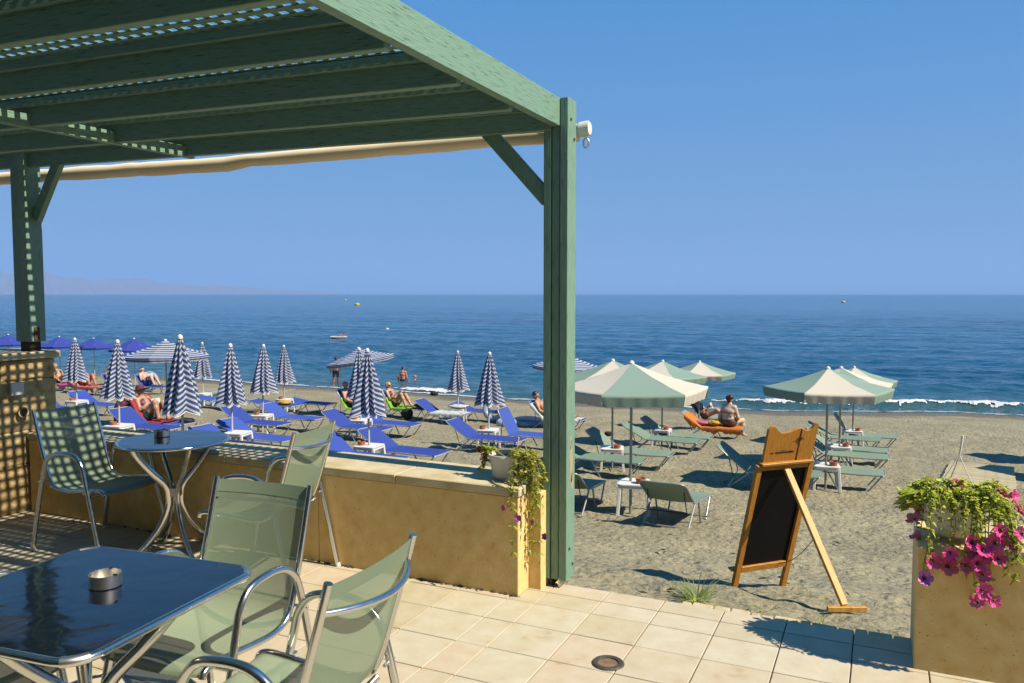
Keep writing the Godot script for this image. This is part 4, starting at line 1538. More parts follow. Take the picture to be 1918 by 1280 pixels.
func make_beach_table(label: String) -> Node3D:
	var t := thing("beach_table", label, "side table", Vector3.ZERO, 0.0, "white plastic beach tables")
	var out := PackedVector2Array()
	for c in 4:
		for k in 6:
			var a := TAU * (c / 4.0 + k / 20.0)
			out.append(Vector2(0.16, 0.16) * Vector2([1, -1, -1, 1][c], [1, 1, -1, -1][c]) + Vector2(cos(a), sin(a)) * 0.07)
	var flat := Basis(Vector3(1, 0, 0), Vector3(0, 0, 1), Vector3(0, -1, 0))
	var g := Geo.new()
	g.slab(out, Transform3D(flat, Vector3(0, 0.445, 0)), 0.016)
	var top := obj("top", g, M.plastic_white, t)
	g = Geo.new()
	for k in 4:
		var d := Vector3([1, 0, -1, 0][k], 0, [0, 1, 0, -1][k])
		g.box(Transform3D(Basis(d.cross(Vector3.UP), Vector3.UP, d), d * 0.215 + Vector3(0, 0.414, 0)), Vector3(0.38, 0.045, 0.012), 0.003)
	obj("apron", g, M.plastic_white, top)
	for k in 4:
		var d := Vector3([1, -1, -1, 1][k], 0, [1, 1, -1, -1][k])
		g = Geo.new()
		var a := d * 0.192 + Vector3(0, 0.43, 0)
		var b := d * 0.225 + Vector3(0, -0.03, 0)
		var y := (a - b).normalized()
		var x := y.cross(Vector3(0, 0, 1)).normalized()
		g.box(Transform3D(Basis(x, y, x.cross(y)), (a + b) * 0.5), Vector3(0.05, a.distance_to(b), 0.05), 0.008)
		obj("leg", g, M.plastic_white, t)
	return t

func make_clay(label: String) -> Node3D:
	var o := Geo.new()
	o.lathe([Vector2(0.0, 0.0), Vector2(0.062, 0.0), Vector2(0.072, 0.055), Vector2(0.076, 0.058), Vector2(0.076, 0.078), Vector2(0.066, 0.078), Vector2(0.06, 0.05), Vector2(0.0, 0.045)], 20)
	var m := obj("clay_ashtray", o, M.clay)
	tag(m, label, "ashtray", "clay ashtrays on the beach tables")
	return m

func build_beach_things() -> void:
	# --- folded zigzag umbrellas: x, z, lean, label
	var folded := [
		[-21.2, -15.5, "folded zigzag umbrella nearest the stone pillar"],
		[-14.75, -11.75, "folded zigzag umbrella right of the stone pillar, before the bather in maroon hat"],
		[-10.2, -9.3, "largest folded zigzag umbrella, behind the round bistro table"],
		[-21.9, -20.9, "small folded zigzag umbrella half hidden by the open striped canopy"],
		[-12.15, -12.35, "folded zigzag umbrella above two blue loungers right of the largest one"],
		[-14.5, -15.8, "folded zigzag umbrella over the table with blue loungers, second right of the largest"],
		[-18.2, -20.9, "slim folded zigzag umbrella standing by the white lounger hoops"],
		[-11.95, -16.55, "folded zigzag umbrella just behind another one, beside the lime towels"],
		[-8.7, -12.3, "folded zigzag umbrella in front of its twin, beside the lime towels"],
		[-12.2, -22.1, "folded zigzag umbrella rising from the table with white towels"],
		[-8.38, -16.65, "darkest folded zigzag umbrella next to the green post"]]
	rng.seed = 61
	var first: Node3D
	var folds: Array = []
	for k in folded.size():
		var e: Array = folded[k]
		var o: Node3D
		if k < 4:
			o = make_closed_umbrella(e[2])
			folds.append(o)
		else:
			o = copy(folds[k % 4], "folded_umbrella", e[2], Vector3.ZERO, 0.0)
		o.position = on_sand(e[0], e[1])
		o.rotation = Vector3(rng.randf_range(-0.025, 0.025), rng.randf() * TAU, rng.randf_range(-0.025, 0.025))
	# --- open umbrellas
	var hex := [
		[-3.3, -11.2, -1.12, "nearest green and cream umbrella beside the green post"],
		[-4.85, -15.15, -0.3, "green and cream umbrella half hidden behind the green post"],
		[-5.05, -19.9, -0.55, "green and cream umbrella behind the nearest one, left of the bather's orange lounger"],
		[-5.25, -25.4, -0.2, "farthest left green and cream umbrella, over the orange towel lounger"],
		[-0.87, -15.3, -0.27, "front green and cream umbrella of the row behind the easel"],
		[-0.81, -19.0, -1.2, "middle green and cream umbrella of the row behind the easel"],
		[-0.68, -23.7, -0.27, "last green and cream umbrella of the row behind the easel"],
		[4.6, -20.0, 0.6, "green and cream umbrella whose shadow falls on the boardwalk"],
		[4.75, -23.7, 0.6, "green and cream umbrella whose shadow falls beyond the boardwalk"]]
	for k in hex.size():
		var e: Array = hex[k]
		if k == 0:
			first = make_open_umbrella("canvas_umbrella", e[3], "open green and cream umbrellas", 6, 1.13, 2.20, 1.85, 0.17, [M.canvas_green, M.canvas_cream], M.grey_tube)
			first.position = on_sand(e[0], e[1])
			first.rotation.y = e[2]
		else:
			copy(first, "canvas_umbrella", e[3], on_sand(e[0], e[1]), e[2])
	var striped_ := [[-17.0, -15.0, 0.1, Vector3.ZERO, "open striped umbrella behind the largest folded one"], [-15.3, -21.7, 0.3, Vector3(0.02, 0, 0.16), "tilted open striped umbrella over the lime towels"], [-9.1, -23.4, 0.2, Vector3(0.0, 0, -0.05), "open striped umbrella partly behind the green post"]]
	for k in striped_.size():
		var e: Array = striped_[k]
		var o: Node3D
		if k == 0:
			first = make_open_umbrella("striped_umbrella", e[4], "open striped umbrellas", 8, 1.12, 2.30, 1.92, 0.13, [M.canvas_stripes], M.pole_white)
			o = first
		else:
			o = copy(first, "striped_umbrella", e[4], Vector3.ZERO, 0.0)
		o.position = on_sand(e[0], e[1])
		o.rotation = Vector3(e[3].x, e[2], e[3].z)
	var blues := [[-43.9, -28.1, "blue umbrella at the far left behind the post"], [-41.35, -29.3, "blue umbrella just right of the left green post"], [-41.2, -31.3, "blue umbrella between two folded zigzag ones"], [-33.3, -27.5, "blue umbrella behind the open striped one"]]
	for k in blues.size():
		var e: Array = blues[k]
		if k == 0:
			first = make_open_umbrella("blue_umbrella", e[2], "plain blue umbrellas", 8, 1.25, 2.35, 1.86, 0.12, [M.canvas_blue], M.pole_white)
			first.position = on_sand(e[0], e[1])
		else:
			copy(first, "blue_umbrella", e[2], on_sand(e[0], e[1]), 0.3 * k)
	# --- loungers: x, z, turn, kind, label
	var lou := [
		[-21.2, -16.1, 0.0, "b30", "blue lounger behind the table nearest the stone pillar"],
		[-20.5, -14.4, 0.0, "b30", "blue lounger in front of the table nearest the stone pillar"],
		[-15.85, -13.75, 0.05, "b58", "blue lounger under the bather in maroon hat"],
		[-15.15, -12.75, 0.0, "b32", "blue lounger ending behind the steel ashtray of the round table"],
		[-9.5, -9.7, 0.0, "b45", "blue lounger with only its raised back showing over the round table"],
		[-14.15, -15.15, 0.03, "b32", "blue lounger before the second umbrella right of the largest"],
		[-11.9, -12.8, 0.0, "b28", "blue lounger behind the table left of the second chair"],
		[-11.6, -11.55, 0.0, "b15", "flat blue lounger low over the wall by the round table"],
		[-14.5, -16.9, 0.0, "b28", "blue lounger behind the small table with clay pot, farther row"],
		[-8.4, -12.95, -0.02, "b32", "blue lounger behind the white table above the low wall"],
		[-8.55, -11.7, 0.0, "b38", "blue lounger just over the low wall behind the second chair"],
		[-11.75, -17.4, 0.0, "b30", "blue lounger behind the table under the twin umbrellas"],
		[-11.7, -16.0, 0.0, "b32", "blue lounger in front of the table under the twin umbrellas"],
		[-7.75, -17.35, 0.02, "b62", "blue lounger with steep upright back by the darkest folded umbrella"],
		[-8.15, -16.0, 0.0, "b32", "blue lounger in front of the table near the flower pot"],
		[-12.0, -23.1, 0.0, "b20", "blue lounger behind the table with white towels"],
		[-12.5, -21.6, 0.0, "b32", "blue lounger carrying the white towel"],
		[-17.7, -21.6, 0.0, "h8", "flat blue lounger with white hoop, behind"],
		[-18.0, -20.2, 0.0, "h8", "flat blue lounger with white hoop, in front"],
		[-20.7, -20.3, 0.0, "b5", "flat blue lounger behind the folded umbrellas in the left middle"],
		[-14.4, -22.3, 0.0, "b58", "blue lounger with lime towel under the blonde woman"],
		[-15.25, -21.0, 0.0, "b58", "blue lounger with lime towel under the bald man"],
		[-9.0, -22.4, 0.0, "b45", "blue lounger cut by the green post, with white towel"],
		[-29.2, -21.9, 0.0, "b20", "blue lounger under the coral towel"],
		[-31.2, -22.3, 0.0, "b30", "blue lounger under the pink towel by the pillar"],
		[-28.0, -24.0, 0.0, "b45", "blue lounger under the man holding a book"],
		[-28.9, -23.1, 0.0, "b45", "blue lounger behind the folded umbrella, of the reader's neighbour"],
		[-2.52, -10.75, PI / 2, "g26", "green lounger nearest the easel, seen from behind"],
		[-4.1, -10.9, PI / 2 + 0.1, "g25", "green lounger beside the green post, in umbrella shade"],
		[-4.75, -15.85, 0.0, "g36", "green lounger behind the white table right of the post"],
		[-4.95, -14.45, 0.0, "g25", "green lounger in front of the white table right of the post"],
		[-4.75, -20.0, 0.0, "g36", "green lounger behind the table in the middle green row"],
		[-4.8, -18.75, 0.0, "g28", "green lounger in front of the table in the middle green row"],
		[-4.45, -23.3, 0.0, "g35", "green lounger covered by the orange towel"],
		[-4.9, -25.9, 0.0, "g52", "green lounger under the reader in straw hat"],
		[-0.85, -15.75, 0.0, "g33", "green lounger behind the table next to the easel"],
		[-1.85, -14.75, 0.0, "g38", "green lounger running behind the easel, its back raised on the left"],
		[-0.75, -19.9, 0.0, "g33", "green lounger behind the middle table of the easel row"],
		[-0.75, -18.5, 0.0, "g33", "green lounger in front of the middle table of the easel row"],
		[-0.5, -24.0, 0.0, "g55", "green lounger with steep back at the farthest table"],
		[-0.9, -22.7, 0.0, "g30", "green lounger in front of the farthest table"]]
	var kinds := {}
	for e: Array in lou:
		var kind: String = e[3]
		var blue := kind[0] != "g"
		var nm := "blue_lounger" if blue else "green_lounger"
		var grp := "blue sun loungers" if blue else "green sun loungers"
		var o: Node3D
		if not kinds.has(kind):
			o = make_lounger(nm, e[4], grp, (M[["fabric_blue", "fabric_blue_faded", "fabric_blue_deep"][kinds.size() % 3]] if blue else M[["fabric_green", "fabric_green_faded"][kinds.size() % 2]]), M.white_tube if blue else M.grey_tube, float(kind.substr(1)))
			kinds[kind] = o
			if kind[0] == "h":
				var g := Geo.new()
				g.tube(curve([Vector3(-0.85, 0.3, 0.26), Vector3(-0.84, 0.60, 0.25), Vector3(-0.84, 0.70, 0.2), Vector3(-0.84, 0.70, -0.2), Vector3(-0.84, 0.60, -0.25), Vector3(-0.85, 0.3, -0.26)], 4), 0.013, 7)
				obj("shade_hoop", g, M.white_tube, o)
		else:
			o = copy(kinds[kind], nm, e[4], Vector3.ZERO, 0.0)
		var x: float = e[0]
		var z: float = e[1]
		o.position = on_sand(x, z, 0.015)
		var dx := cos(e[2])
		var dz := -sin(e[2])
		var rise := (ground(x + dx * 0.7, z + dz * 0.7) - ground(x - dx * 0.7, z - dz * 0.7)) / 1.4
		o.rotation = Vector3(0, e[2], atan(rise))
	# --- tables with clay ashtrays: x, z, ashtray offset, label
	var tabs := [
		[-21.2, -15.5, -0.12, "nearest the stone pillar"], [-14.75, -11.75, -0.1, "before the bather in maroon hat"], [-12.0, -12.35, 9.0, "left of the second chair"], [-14.5, -15.8, -0.13, "in the row behind the second chair"],
		[-8.7, -12.3, -0.13, "just above the low wall"], [-11.95, -16.55, -0.15, "under the twin folded umbrellas"], [-8.38, -16.65, -0.12, "beside the darkest folded umbrella"], [-12.2, -22.1, -0.13, "spread with white towels"],
		[-21.9, -20.9, 9.0, "far left behind the folded umbrellas"], [-18.2, -20.9, -0.1, "between the white hoops"], [-3.25, -11.2, 0.12, "nearest the green post"], [-4.85, -15.15, 0.12, "right of the green post in the second row"], [-5.05, -19.9, 0.12, "in the third green row"], [-0.87, -15.3, 0.13, "next to the easel"], [-0.81, -19.0, 0.13, "middle of the easel row"], [-0.68, -23.7, 0.13, "farthest of the easel row"]]
	var clay: Node3D
	for k in tabs.size():
		var e: Array = tabs[k]
		var o: Node3D
		if k == 0:
			first = make_beach_table("white plastic table " + e[3])
			o = first
		else:
			o = copy(first, "beach_table", "white plastic table " + e[3], Vector3.ZERO, 0.0)
		o.position = on_sand(e[0], e[1])
		o.rotation.y = 0.1 + 0.07 * (k % 4)
		if e[2] < 5.0:
			var p := o.position + Vector3(e[2], 0.4535, 0.06)
			if clay == null:
				clay = make_clay("clay ashtray on the table " + e[3])
				clay.position = p
			else:
				copy(clay, "clay_ashtray", "clay ashtray on the table " + e[3], p, 0.0)
	# --- boardwalk
	var bw := thing("boardwalk", "weathered plank boardwalk crossing the sand behind the petunias", "boardwalk")
	rng.seed = 12
	var z := -13.2
	var forms: Array = []
	for k in 4:
		var g := Geo.new()
		g.bx(Vector3.ZERO, Vector3(1.25, 0.03, 0.106), 0.004)
		forms.append(g.mesh())
	while z > -20.9:
		var o := obj("plank", forms[rng.randi_range(0, 3)], M["plank_%d" % rng.randi_range(0, 2)], bw)
		o.position = Vector3(2.15 - (z + 21.0) * 0.12 + rng.randf_range(-0.012, 0.012), ground(1.8, z) + 0.075 + rng.randf_range(-0.003, 0.003), z)
		o.rotation = Vector3(atan(ground(2.05, z - 0.2) - ground(2.05, z + 0.2)) / 0.4 * 0.4, -0.12 + rng.randf_range(-0.006, 0.006), 0)
		z -= 0.128
	for s: float in [-0.4, 0.4]:
		var pts: Array = []
		for k in 40:
			var zz := lerpf(-13.2, -20.9, k / 39.0)
			pts.append(Vector3(2.15 - (zz + 21.0) * 0.12 + s, ground(1.8, zz) + 0.036, zz))
		var g := Geo.new()
		g.tube(pts, 0.03, 4)
		obj("bearer", g, M.plank, bw)

func cloth_over(called: String, label: String, m: Material, at: Vector3, size: Vector2, back_deg: float, x0: float, turn := 0.0) -> MeshInstance3D:
	# a towel that follows a lounger's seat and back; x0 is where it starts along the lounger, size.x its length
	var g := Geo.new()
	var ba := deg_to_rad(back_deg)
	var ph := at.x * 3.1 + at.z
	var f := func(a: float, b: float) -> Vector3:
		var l := x0 + b * size.x
		var p := Vector3(l, 0.345, 0.0)
		if l < -0.28:
			var q := -0.28 - l
			p = Vector3(-0.28 - cos(ba) * q + sin(ba) * 0.03, 0.335 + sin(ba) * q + cos(ba) * 0.02, 0)
		var zz := (a * 2.0 - 1.0) * size.y
		var over := maxf(absf(zz) - 0.315, 0.0)
		p.y += 0.02 * n_a.get_noise_2d(a * 3.0 + ph, b * 5.0) - over * 1.0 * (1.0 + 0.9 * n_a.get_noise_2d(b * 5.0 + ph, signf(zz) * 4.0)) - 0.012 * sin(PI * a)
		p.z = signf(zz) * (minf(absf(zz), 0.315) + 0.012 * smoothstep(0.0, 0.05, over) * (1.0 + n_a.get_noise_1d(b * 6.0 + ph)))
		return p
	g.sheet(f, 22, 26)
	var o := obj(called, g, m)
	o.position = at
	o.rotation.y = turn
	tag(o, label, "towel")
	return o

# ---------------------------------------------------------------- people
# bones: [a, b, radius a, radius b, colour]; one smooth surface round all of them
func flesh(out: Geo, bones: Array, cell: float, k: float, xf: Transform3D) -> void:
	var lo := Vector3(1e9, 1e9, 1e9)
	var hi := -lo
	for b: Array in bones:
		var r: float = maxf(b[2], b[3])
		lo = lo.min((b[0] as Vector3) - Vector3.ONE * r).min((b[1] as Vector3) - Vector3.ONE * r)
		hi = hi.max((b[0] as Vector3) + Vector3.ONE * r).max((b[1] as Vector3) + Vector3.ONE * r)
	var pad := cell * 2.0 + k * 0.5
	lo -= Vector3.ONE * pad
	hi += Vector3.ONE * pad
	var nx := int((hi.x - lo.x) / cell) + 2
	var ny := int((hi.y - lo.y) / cell) + 2
	var nz := int((hi.z - lo.z) / cell) + 2
	var f := PackedFloat32Array()
	f.resize(nx * ny * nz)
	f.fill(1.0)
	var best := f.duplicate()
	var who := PackedByteArray()
	who.resize(nx * ny * nz)
	for bi in bones.size():
		var a: Vector3 = bones[bi][0]
		var ab: Vector3 = (bones[bi][1] as Vector3) - a
		var ra: float = bones[bi][2]
		var rb: float = bones[bi][3]
		var l2 := maxf(ab.length_squared(), 1e-8)
		var rm := maxf(ra, rb) + pad
		var p0 := (a.min(a + ab) - Vector3.ONE * rm - lo) / cell
		var p1 := (a.max(a + ab) + Vector3.ONE * rm - lo) / cell
		for iz in range(maxi(0, int(p0.z)), mini(nz, int(p1.z) + 1)):
			for iy in range(maxi(0, int(p0.y)), mini(ny, int(p1.y) + 1)):
				var id := (iz * ny + iy) * nx
				for ix in range(maxi(0, int(p0.x)), mini(nx, int(p1.x) + 1)):
					var p := lo + Vector3(ix, iy, iz) * cell - a
					var t := clampf(p.dot(ab) / l2, 0.0, 1.0)
					var d := p.distance_to(ab * t) - ra - (rb - ra) * t
					var q := id + ix
					if d < best[q]:
						best[q] = d
						who[q] = bi
					var e := f[q]
					var h := maxf(k - absf(d - e), 0.0) / k
					f[q] = minf(d, e) - h * h * k * 0.25
	var cellv := {}
	var off := [0, 1, nx, nx + 1, nx * ny, nx * ny + 1, nx * ny + nx, nx * ny + nx + 1]
	var base := out.v.size()
	var lim := cell * 1.9
	for iz in nz - 1:
		for iy in ny - 1:
			var row := (iz * ny + iy) * nx
			for ix in nx - 1:
				var q := row + ix
				if absf(f[q]) > lim:
					continue
				var ins := 0
				for c in 8:
					if f[q + off[c]] < 0.0:
						ins += 1
				if ins == 0 or ins == 8:
					continue
				var s := Vector3.ZERO
				var n := 0
				for ed: Array in EDGES:
					var d0 := f[q + off[ed[0]]]
					var d1 := f[q + off[ed[1]]]
					if (d0 < 0.0) != (d1 < 0.0):
						s += (CORNERS[ed[0]] as Vector3).lerp(CORNERS[ed[1]], d0 / (d0 - d1))
						n += 1
				var p := lo + (Vector3(ix, iy, iz) + s / n) * cell
				var gr := Vector3(f[q + 1] - f[q], f[q + nx] - f[q], f[q + nx * ny] - f[q])
				gr += Vector3(f[q + off[7]] - f[q + off[6]], f[q + off[7]] - f[q + off[5]], f[q + off[7]] - f[q + off[3]])
				out.col = bones[who[q + off[7]] if best[q + off[7]] < best[q] else who[q]][4]
				cellv[q] = out.vert(xf * p, (xf.basis * gr).normalized())
	for q: int in cellv:
		var axes := [[1, nx, nx * ny], [nx, nx * ny, 1], [nx * ny, 1, nx]]
		for ax: Array in axes:
			var d0 := f[q]
			var d1 := f[q + ax[0]]
			if (d0 < 0.0) == (d1 < 0.0):
				continue
			var a: int = q - ax[1] - ax[2]
			if not (cellv.has(q - ax[1]) and cellv.has(q - ax[2]) and cellv.has(a)):
				continue
			var v0: int = cellv[a]
			var v1: int = cellv[q - ax[2]]
			var v2: int = cellv[q]
			var v3: int = cellv[q - ax[1]]
			if d0 < 0.0:
				out.i.append_array([v0, v2, v1, v0, v3, v2])
			else:
				out.i.append_array([v0, v1, v2, v0, v2, v3])

const CORNERS := [Vector3(0, 0, 0), Vector3(1, 0, 0), Vector3(0, 1, 0), Vector3(1, 1, 0), Vector3(0, 0, 1), Vector3(1, 0, 1), Vector3(0, 1, 1), Vector3(1, 1, 1)]
const EDGES := [[0, 1], [2, 3], [4, 5], [6, 7], [0, 2], [1, 3], [4, 6], [5, 7], [0, 4], [1, 5], [2, 6], [3, 7]]

var hand_geo: Geo

func hand(out: Geo, at: Transform3D, skin: Color) -> void:
	if hand_geo == null:
		hand_geo = Geo.new()
		var b: Array = []
		var w := Color.WHITE
		b.append([Vector3(-0.02, 0, 0), Vector3(0.03, 0, 0), 0.024, 0.026, w])
		for q in 4:
			var z := -0.028 + q * 0.0185
			var root := Vector3(0.075, 0.002, z)
			b.append([Vector3(0.02, 0, z * 0.7), root, 0.014, 0.0115, w])
			var l: float = [0.058, 0.070, 0.075, 0.066][q]
			var m := root + Vector3(l * 0.55, -l * 0.18, (q - 1.5) * 0.002)
			b.append([root, m, 0.0095, 0.0088, w])
			b.append([m, m + Vector3(l * 0.33, -l * 0.38, 0), 0.0085, 0.0072, w])
		var th := Vector3(0.022, -0.004, 0.03)
		b.append([Vector3(0.0, 0, 0.012), th, 0.017, 0.0135, w])
		b.append([th, th + Vector3(0.034, -0.012, 0.022), 0.012, 0.0105, w])
		b.append([th + Vector3(0.034, -0.012, 0.022), th + Vector3(0.058, -0.024, 0.026), 0.010, 0.0085, w])
		flesh(hand_geo, b, 0.0048, 0.008, Transform3D())
	var k := out.v.size()
	out.col = skin
	for q in hand_geo.v.size():
		out.vert(at * hand_geo.v[q], (at.basis * hand_geo.n[q]).normalized())
	for q in hand_geo.i:
		out.i.append(k + q)

func head(out: Geo, at: Transform3D, skin: Color, hair: Color, style: String) -> void:
	# local axes: x where the face looks, y up, origin in the middle of the skull
	var b: Array = []
	var dark := Color(0.02, 0.012, 0.01)
	b.append([Vector3(-0.012, 0.022, 0), Vector3(0.012, 0.026, 0), 0.088, 0.080, skin])
	b.append([Vector3(0.018, -0.03, 0), Vector3(0.038, -0.078, 0), 0.062, 0.036, skin])
	b.append([Vector3(0.088, 0.012, 0), Vector3(0.103, -0.022, 0), 0.009, 0.014, skin])
	b.append([Vector3(0.076, 0.026, -0.03), Vector3(0.076, 0.026, 0.03), 0.014, 0.014, skin])
	b.append([Vector3(0.079, -0.052, -0.018), Vector3(0.079, -0.052, 0.018), 0.0085, 0.0085, Color(0.32, 0.09, 0.07)])
	for s: float in [-1.0, 1.0]:
		b.append([Vector3(0.079, 0.008, 0.031 * s), Vector3(0.079, 0.008, 0.034 * s), 0.009, 0.009, dark])
		b.append([Vector3(-0.004, 0.018, 0.086 * s), Vector3(-0.010, -0.022, 0.084 * s), 0.015, 0.011, skin])
	if style != "bald":
		b.append([Vector3(-0.032, 0.045, 0), Vector3(0.015, 0.062, 0), 0.082, 0.066, hair])
		b.append([Vector3(-0.05, 0.0, 0), Vector3(-0.055, -0.035, 0), 0.066, 0.05, hair])
	if style == "long":
		b.append([Vector3(-0.07, -0.02, 0), Vector3(-0.085, -0.14, 0), 0.06, 0.05, hair])
	if style == "puff":
		b.append([Vector3(-0.035, 0.05, -0.02), Vector3(-0.02, 0.07, 0.02), 0.092, 0.088, hair])
	flesh(out, b, 0.009, 0.014, at)

# joints: H hip, C chest, N neck base, F head centre, Sh/El/Wr and Hp/Kn/An/To per side ([left, right]), face = where the head looks
func person(label: String, at: Vector3, turn: float, j: Dictionary, look: Dictionary, group := "") -> MeshInstance3D:
	var skin: Color = look.skin
	var bottom: Color = look.get("bottom", skin)
	var top: Color = look.get("top", skin)
	var fat: float = look.get("fat", 1.0)
	var H: Vector3 = j.H
	var C: Vector3 = j.C
	var N: Vector3 = j.N
	var F: Vector3 = j.F
	var b: Array = []
	var mid := H.lerp(C, 0.5)
	var up := (C - H).normalized()
	var lat: Vector3 = ((j.Sh[0] as Vector3) - (j.Sh[1] as Vector3)).normalized()
	var hl: Vector3 = ((j.Hp[0] as Vector3) - (j.Hp[1] as Vector3)).normalized()
	b.append([H - hl * 0.07, H + hl * 0.07, 0.118 * fat, 0.118 * fat, bottom])
	b.append([H + up * 0.07 - hl * 0.045, mid - lat * 0.04, 0.110 * fat, 0.104 * fat, skin])
	b.append([H + up * 0.07 + hl * 0.045, mid + lat * 0.04, 0.110 * fat, 0.104 * fat, skin])
	b.append([mid, C, 0.112 * fat, 0.118 * fat, look.get("belly", skin)])
	b.append([C - lat * 0.07, C + lat * 0.07, 0.108 * fat, 0.108 * fat, top])
	b.append([C, N - up * 0.03, 0.10 * fat, 0.075, skin])
	b.append([(j.Sh[0] as Vector3) - lat * 0.05, (j.Sh[1] as Vector3) + lat * 0.05, 0.066 * fat, 0.066 * fat, look.get("shoulder", skin)])
	if look.get("bust", false):
		var fw := hl.cross(up).normalized()
		for s: float in [-1.0, 1.0]:
			b.append([C + fw * 0.085 + lat * 0.07 * s - up * 0.02, C + fw * 0.09 + lat * 0.07 * s - up * 0.03, 0.062, 0.062, top])
	b.append([N - up * 0.03, N.lerp(F, 0.55), 0.056 * sqrt(fat), 0.052, skin])
	var shorts: float = look.get("shorts", 0.0)
	for s in 2:
		var hp: Vector3 = j.Hp[s]
		var kn: Vector3 = j.Kn[s]
		var an: Vector3 = j.An[s]
		var to: Vector3 = j.To[s]
		var cut := hp.lerp(kn, maxf(shorts, 0.12))
		b.append([hp, cut, 0.096 * fat, lerpf(0.094, 0.062, maxf(shorts, 0.12)) * fat, bottom])
		b.append([cut, kn, lerpf(0.090, 0.060, maxf(shorts, 0.12)) * fat, 0.058 * fat, skin])
		b.append([kn, kn.lerp(an, 0.35), 0.056 * fat, 0.060 * fat, skin])
		b.append([kn.lerp(an, 0.35), an, 0.060 * fat, 0.038, skin])
		b.append([an, an.lerp(to, 0.2) - (to - an).normalized() * 0.05, 0.038, 0.034, skin])
		b.append([an.lerp(to, 0.2), to, 0.038, 0.024, skin])
		var sh: Vector3 = j.Sh[s]
		var el: Vector3 = j.El[s]
		var wr: Vector3 = j.Wr[s]
		b.append([sh, el, 0.053 * fat, 0.040 * fat, look.get("sleeve", skin)])
		b.append([el, el.lerp(wr, 0.3), 0.040 * fat, 0.042 * fat, skin])
		b.append([el.lerp(wr, 0.3), wr, 0.042 * fat, 0.027, skin])
	var g := Geo.new()
	flesh(g, b, look.get("cell", 0.02), 0.045, Transform3D())
	for s in 2:
		var el: Vector3 = j.El[s]
		var wr: Vector3 = j.Wr[s]
		var x := (wr - el).normalized()
		var y: Vector3 = j.get("palm", Vector3(0, 1, 0))
		y = (y - x * x.dot(y)).normalized()
		hand(g, Transform3D(Basis(x, y, x.cross(y)), wr + x * 0.02), skin)
	var face: Vector3 = (j.face as Vector3).normalized()
	var hu: Vector3 = (j.get("crown", Vector3.UP) as Vector3)
	hu = (hu - face * face.dot(hu)).normalized()
	var hb := Basis(face, hu, face.cross(hu))
	head(g, Transform3D(hb, F), skin, look.get("hair", Color(0.03, 0.02, 0.015)), look.get("style", "short"))
	var o := obj("person", g, M.skin, self, true)
	o.position = at
	o.rotation.y = turn
	tag(o, label, "person", group)
	if look.has("glasses"):
		var q := Geo.new()
		for s: float in [-1.0, 1.0]:
			q.tube([F + hb * Vector3(0.088, 0.010, 0.033 * s), F + hb * Vector3(0.094, 0.010, 0.033 * s)], 0.023, 10)
			q.tube([F + hb * Vector3(0.088, 0.014, 0.052 * s), F + hb * Vector3(-0.01, 0.016, 0.094 * s)], 0.003, 5)
		q.tube([F + hb * Vector3(0.092, 0.014, -0.03), F + hb * Vector3(0.092, 0.014, 0.03)], 0.004, 5)
		obj("sunglasses", q, M.dark_plastic, o)
	if look.has("hat"):
		var q := Geo.new()
		q.lathe([Vector2(0.22, -0.015), Vector2(0.17, 0.004), Vector2(0.112, 0.012), Vector2(0.103, 0.07), Vector2(0.075, 0.108), Vector2(0.0, 0.116)], 24)
		var h := obj("sun_hat", q, M[look.hat], o)
		h.transform = Transform3D(Basis(face, hu, face.cross(hu)).rotated(face.cross(hu), 0.12), F + hu * 0.055 - face * 0.012)
	return o

# lying back on a lounger, feet towards +x, knees drawn up by "bend"
func recline(back_deg: float, bend: float, arms: String, lift := 0.0) -> Dictionary:
	var ba := deg_to_rad(back_deg)
	var sd := Vector3(-cos(ba), sin(ba), 0)
	var nn := Vector3(sin(ba), cos(ba), 0)
	var H := Vector3(-0.10, 0.115 + lift, 0)
	var C := H + sd * 0.33 + nn * 0.02
	var N := H + sd * 0.50 + nn * 0.02
	var F := N + sd * 0.12 + nn * 0.075
	var j := {"H": H, "C": C, "N": N, "F": F, "face": Vector3(sin(ba * 0.55) * 0.95 + 0.25, 0.12, 0.05), "crown": sd + Vector3.UP}
	j.Sh = [N - sd * 0.05 + Vector3(0, 0, 0.175), N - sd * 0.05 + Vector3(0, 0, -0.175)]
	j.Hp = [H + Vector3(0.02, 0, 0.09), H + Vector3(0.02, 0, -0.09)]
	var k1 := Vector3(0.42 * cos(bend), 0.42 * sin(bend), 0)
	var sh := asin(clampf((0.42 * sin(bend) + 0.06) / 0.42, -1.0, 1.0))
	var k2 := Vector3(0.42 * cos(sh), -0.42 * sin(sh), 0)
	j.Kn = [j.Hp[0] + k1 + Vector3(0, 0, 0.02), j.Hp[1] + k1.rotated(Vector3(0, 0, 1), -0.14) + Vector3(0, 0, -0.01)]
	j.An = [j.Kn[0] + k2, j.Kn[1] + k2.rotated(Vector3(0, 0, 1), 0.12)]
	j.To = [j.An[0] + Vector3(0.15, 0.02, 0.02), j.An[1] + Vector3(0.15, 0.04, -0.03)]
	j.El = []
	j.Wr = []
	for s in 2:
		var z := 1.0 if s == 0 else -1.0
		var p: Vector3 = j.Sh[s]
		if arms == "book":
			j.El.append(p + Vector3(0.14, -0.23, 0.03 * z))
			j.Wr.append(p + Vector3(0.36, -0.10, -0.10 * z))
		elif arms == "knees":
			j.El.append(p + Vector3(0.17, -0.22, 0.05 * z))
			j.Wr.append((j.Kn[s] as Vector3) + Vector3(-0.10, 0.07, 0.0))
		else:
			j.El.append(p + Vector3(0.16, -0.24, 0.07 * z))
			j.Wr.append(p + Vector3(0.38, -0.33, 0.02 * z))
	return j

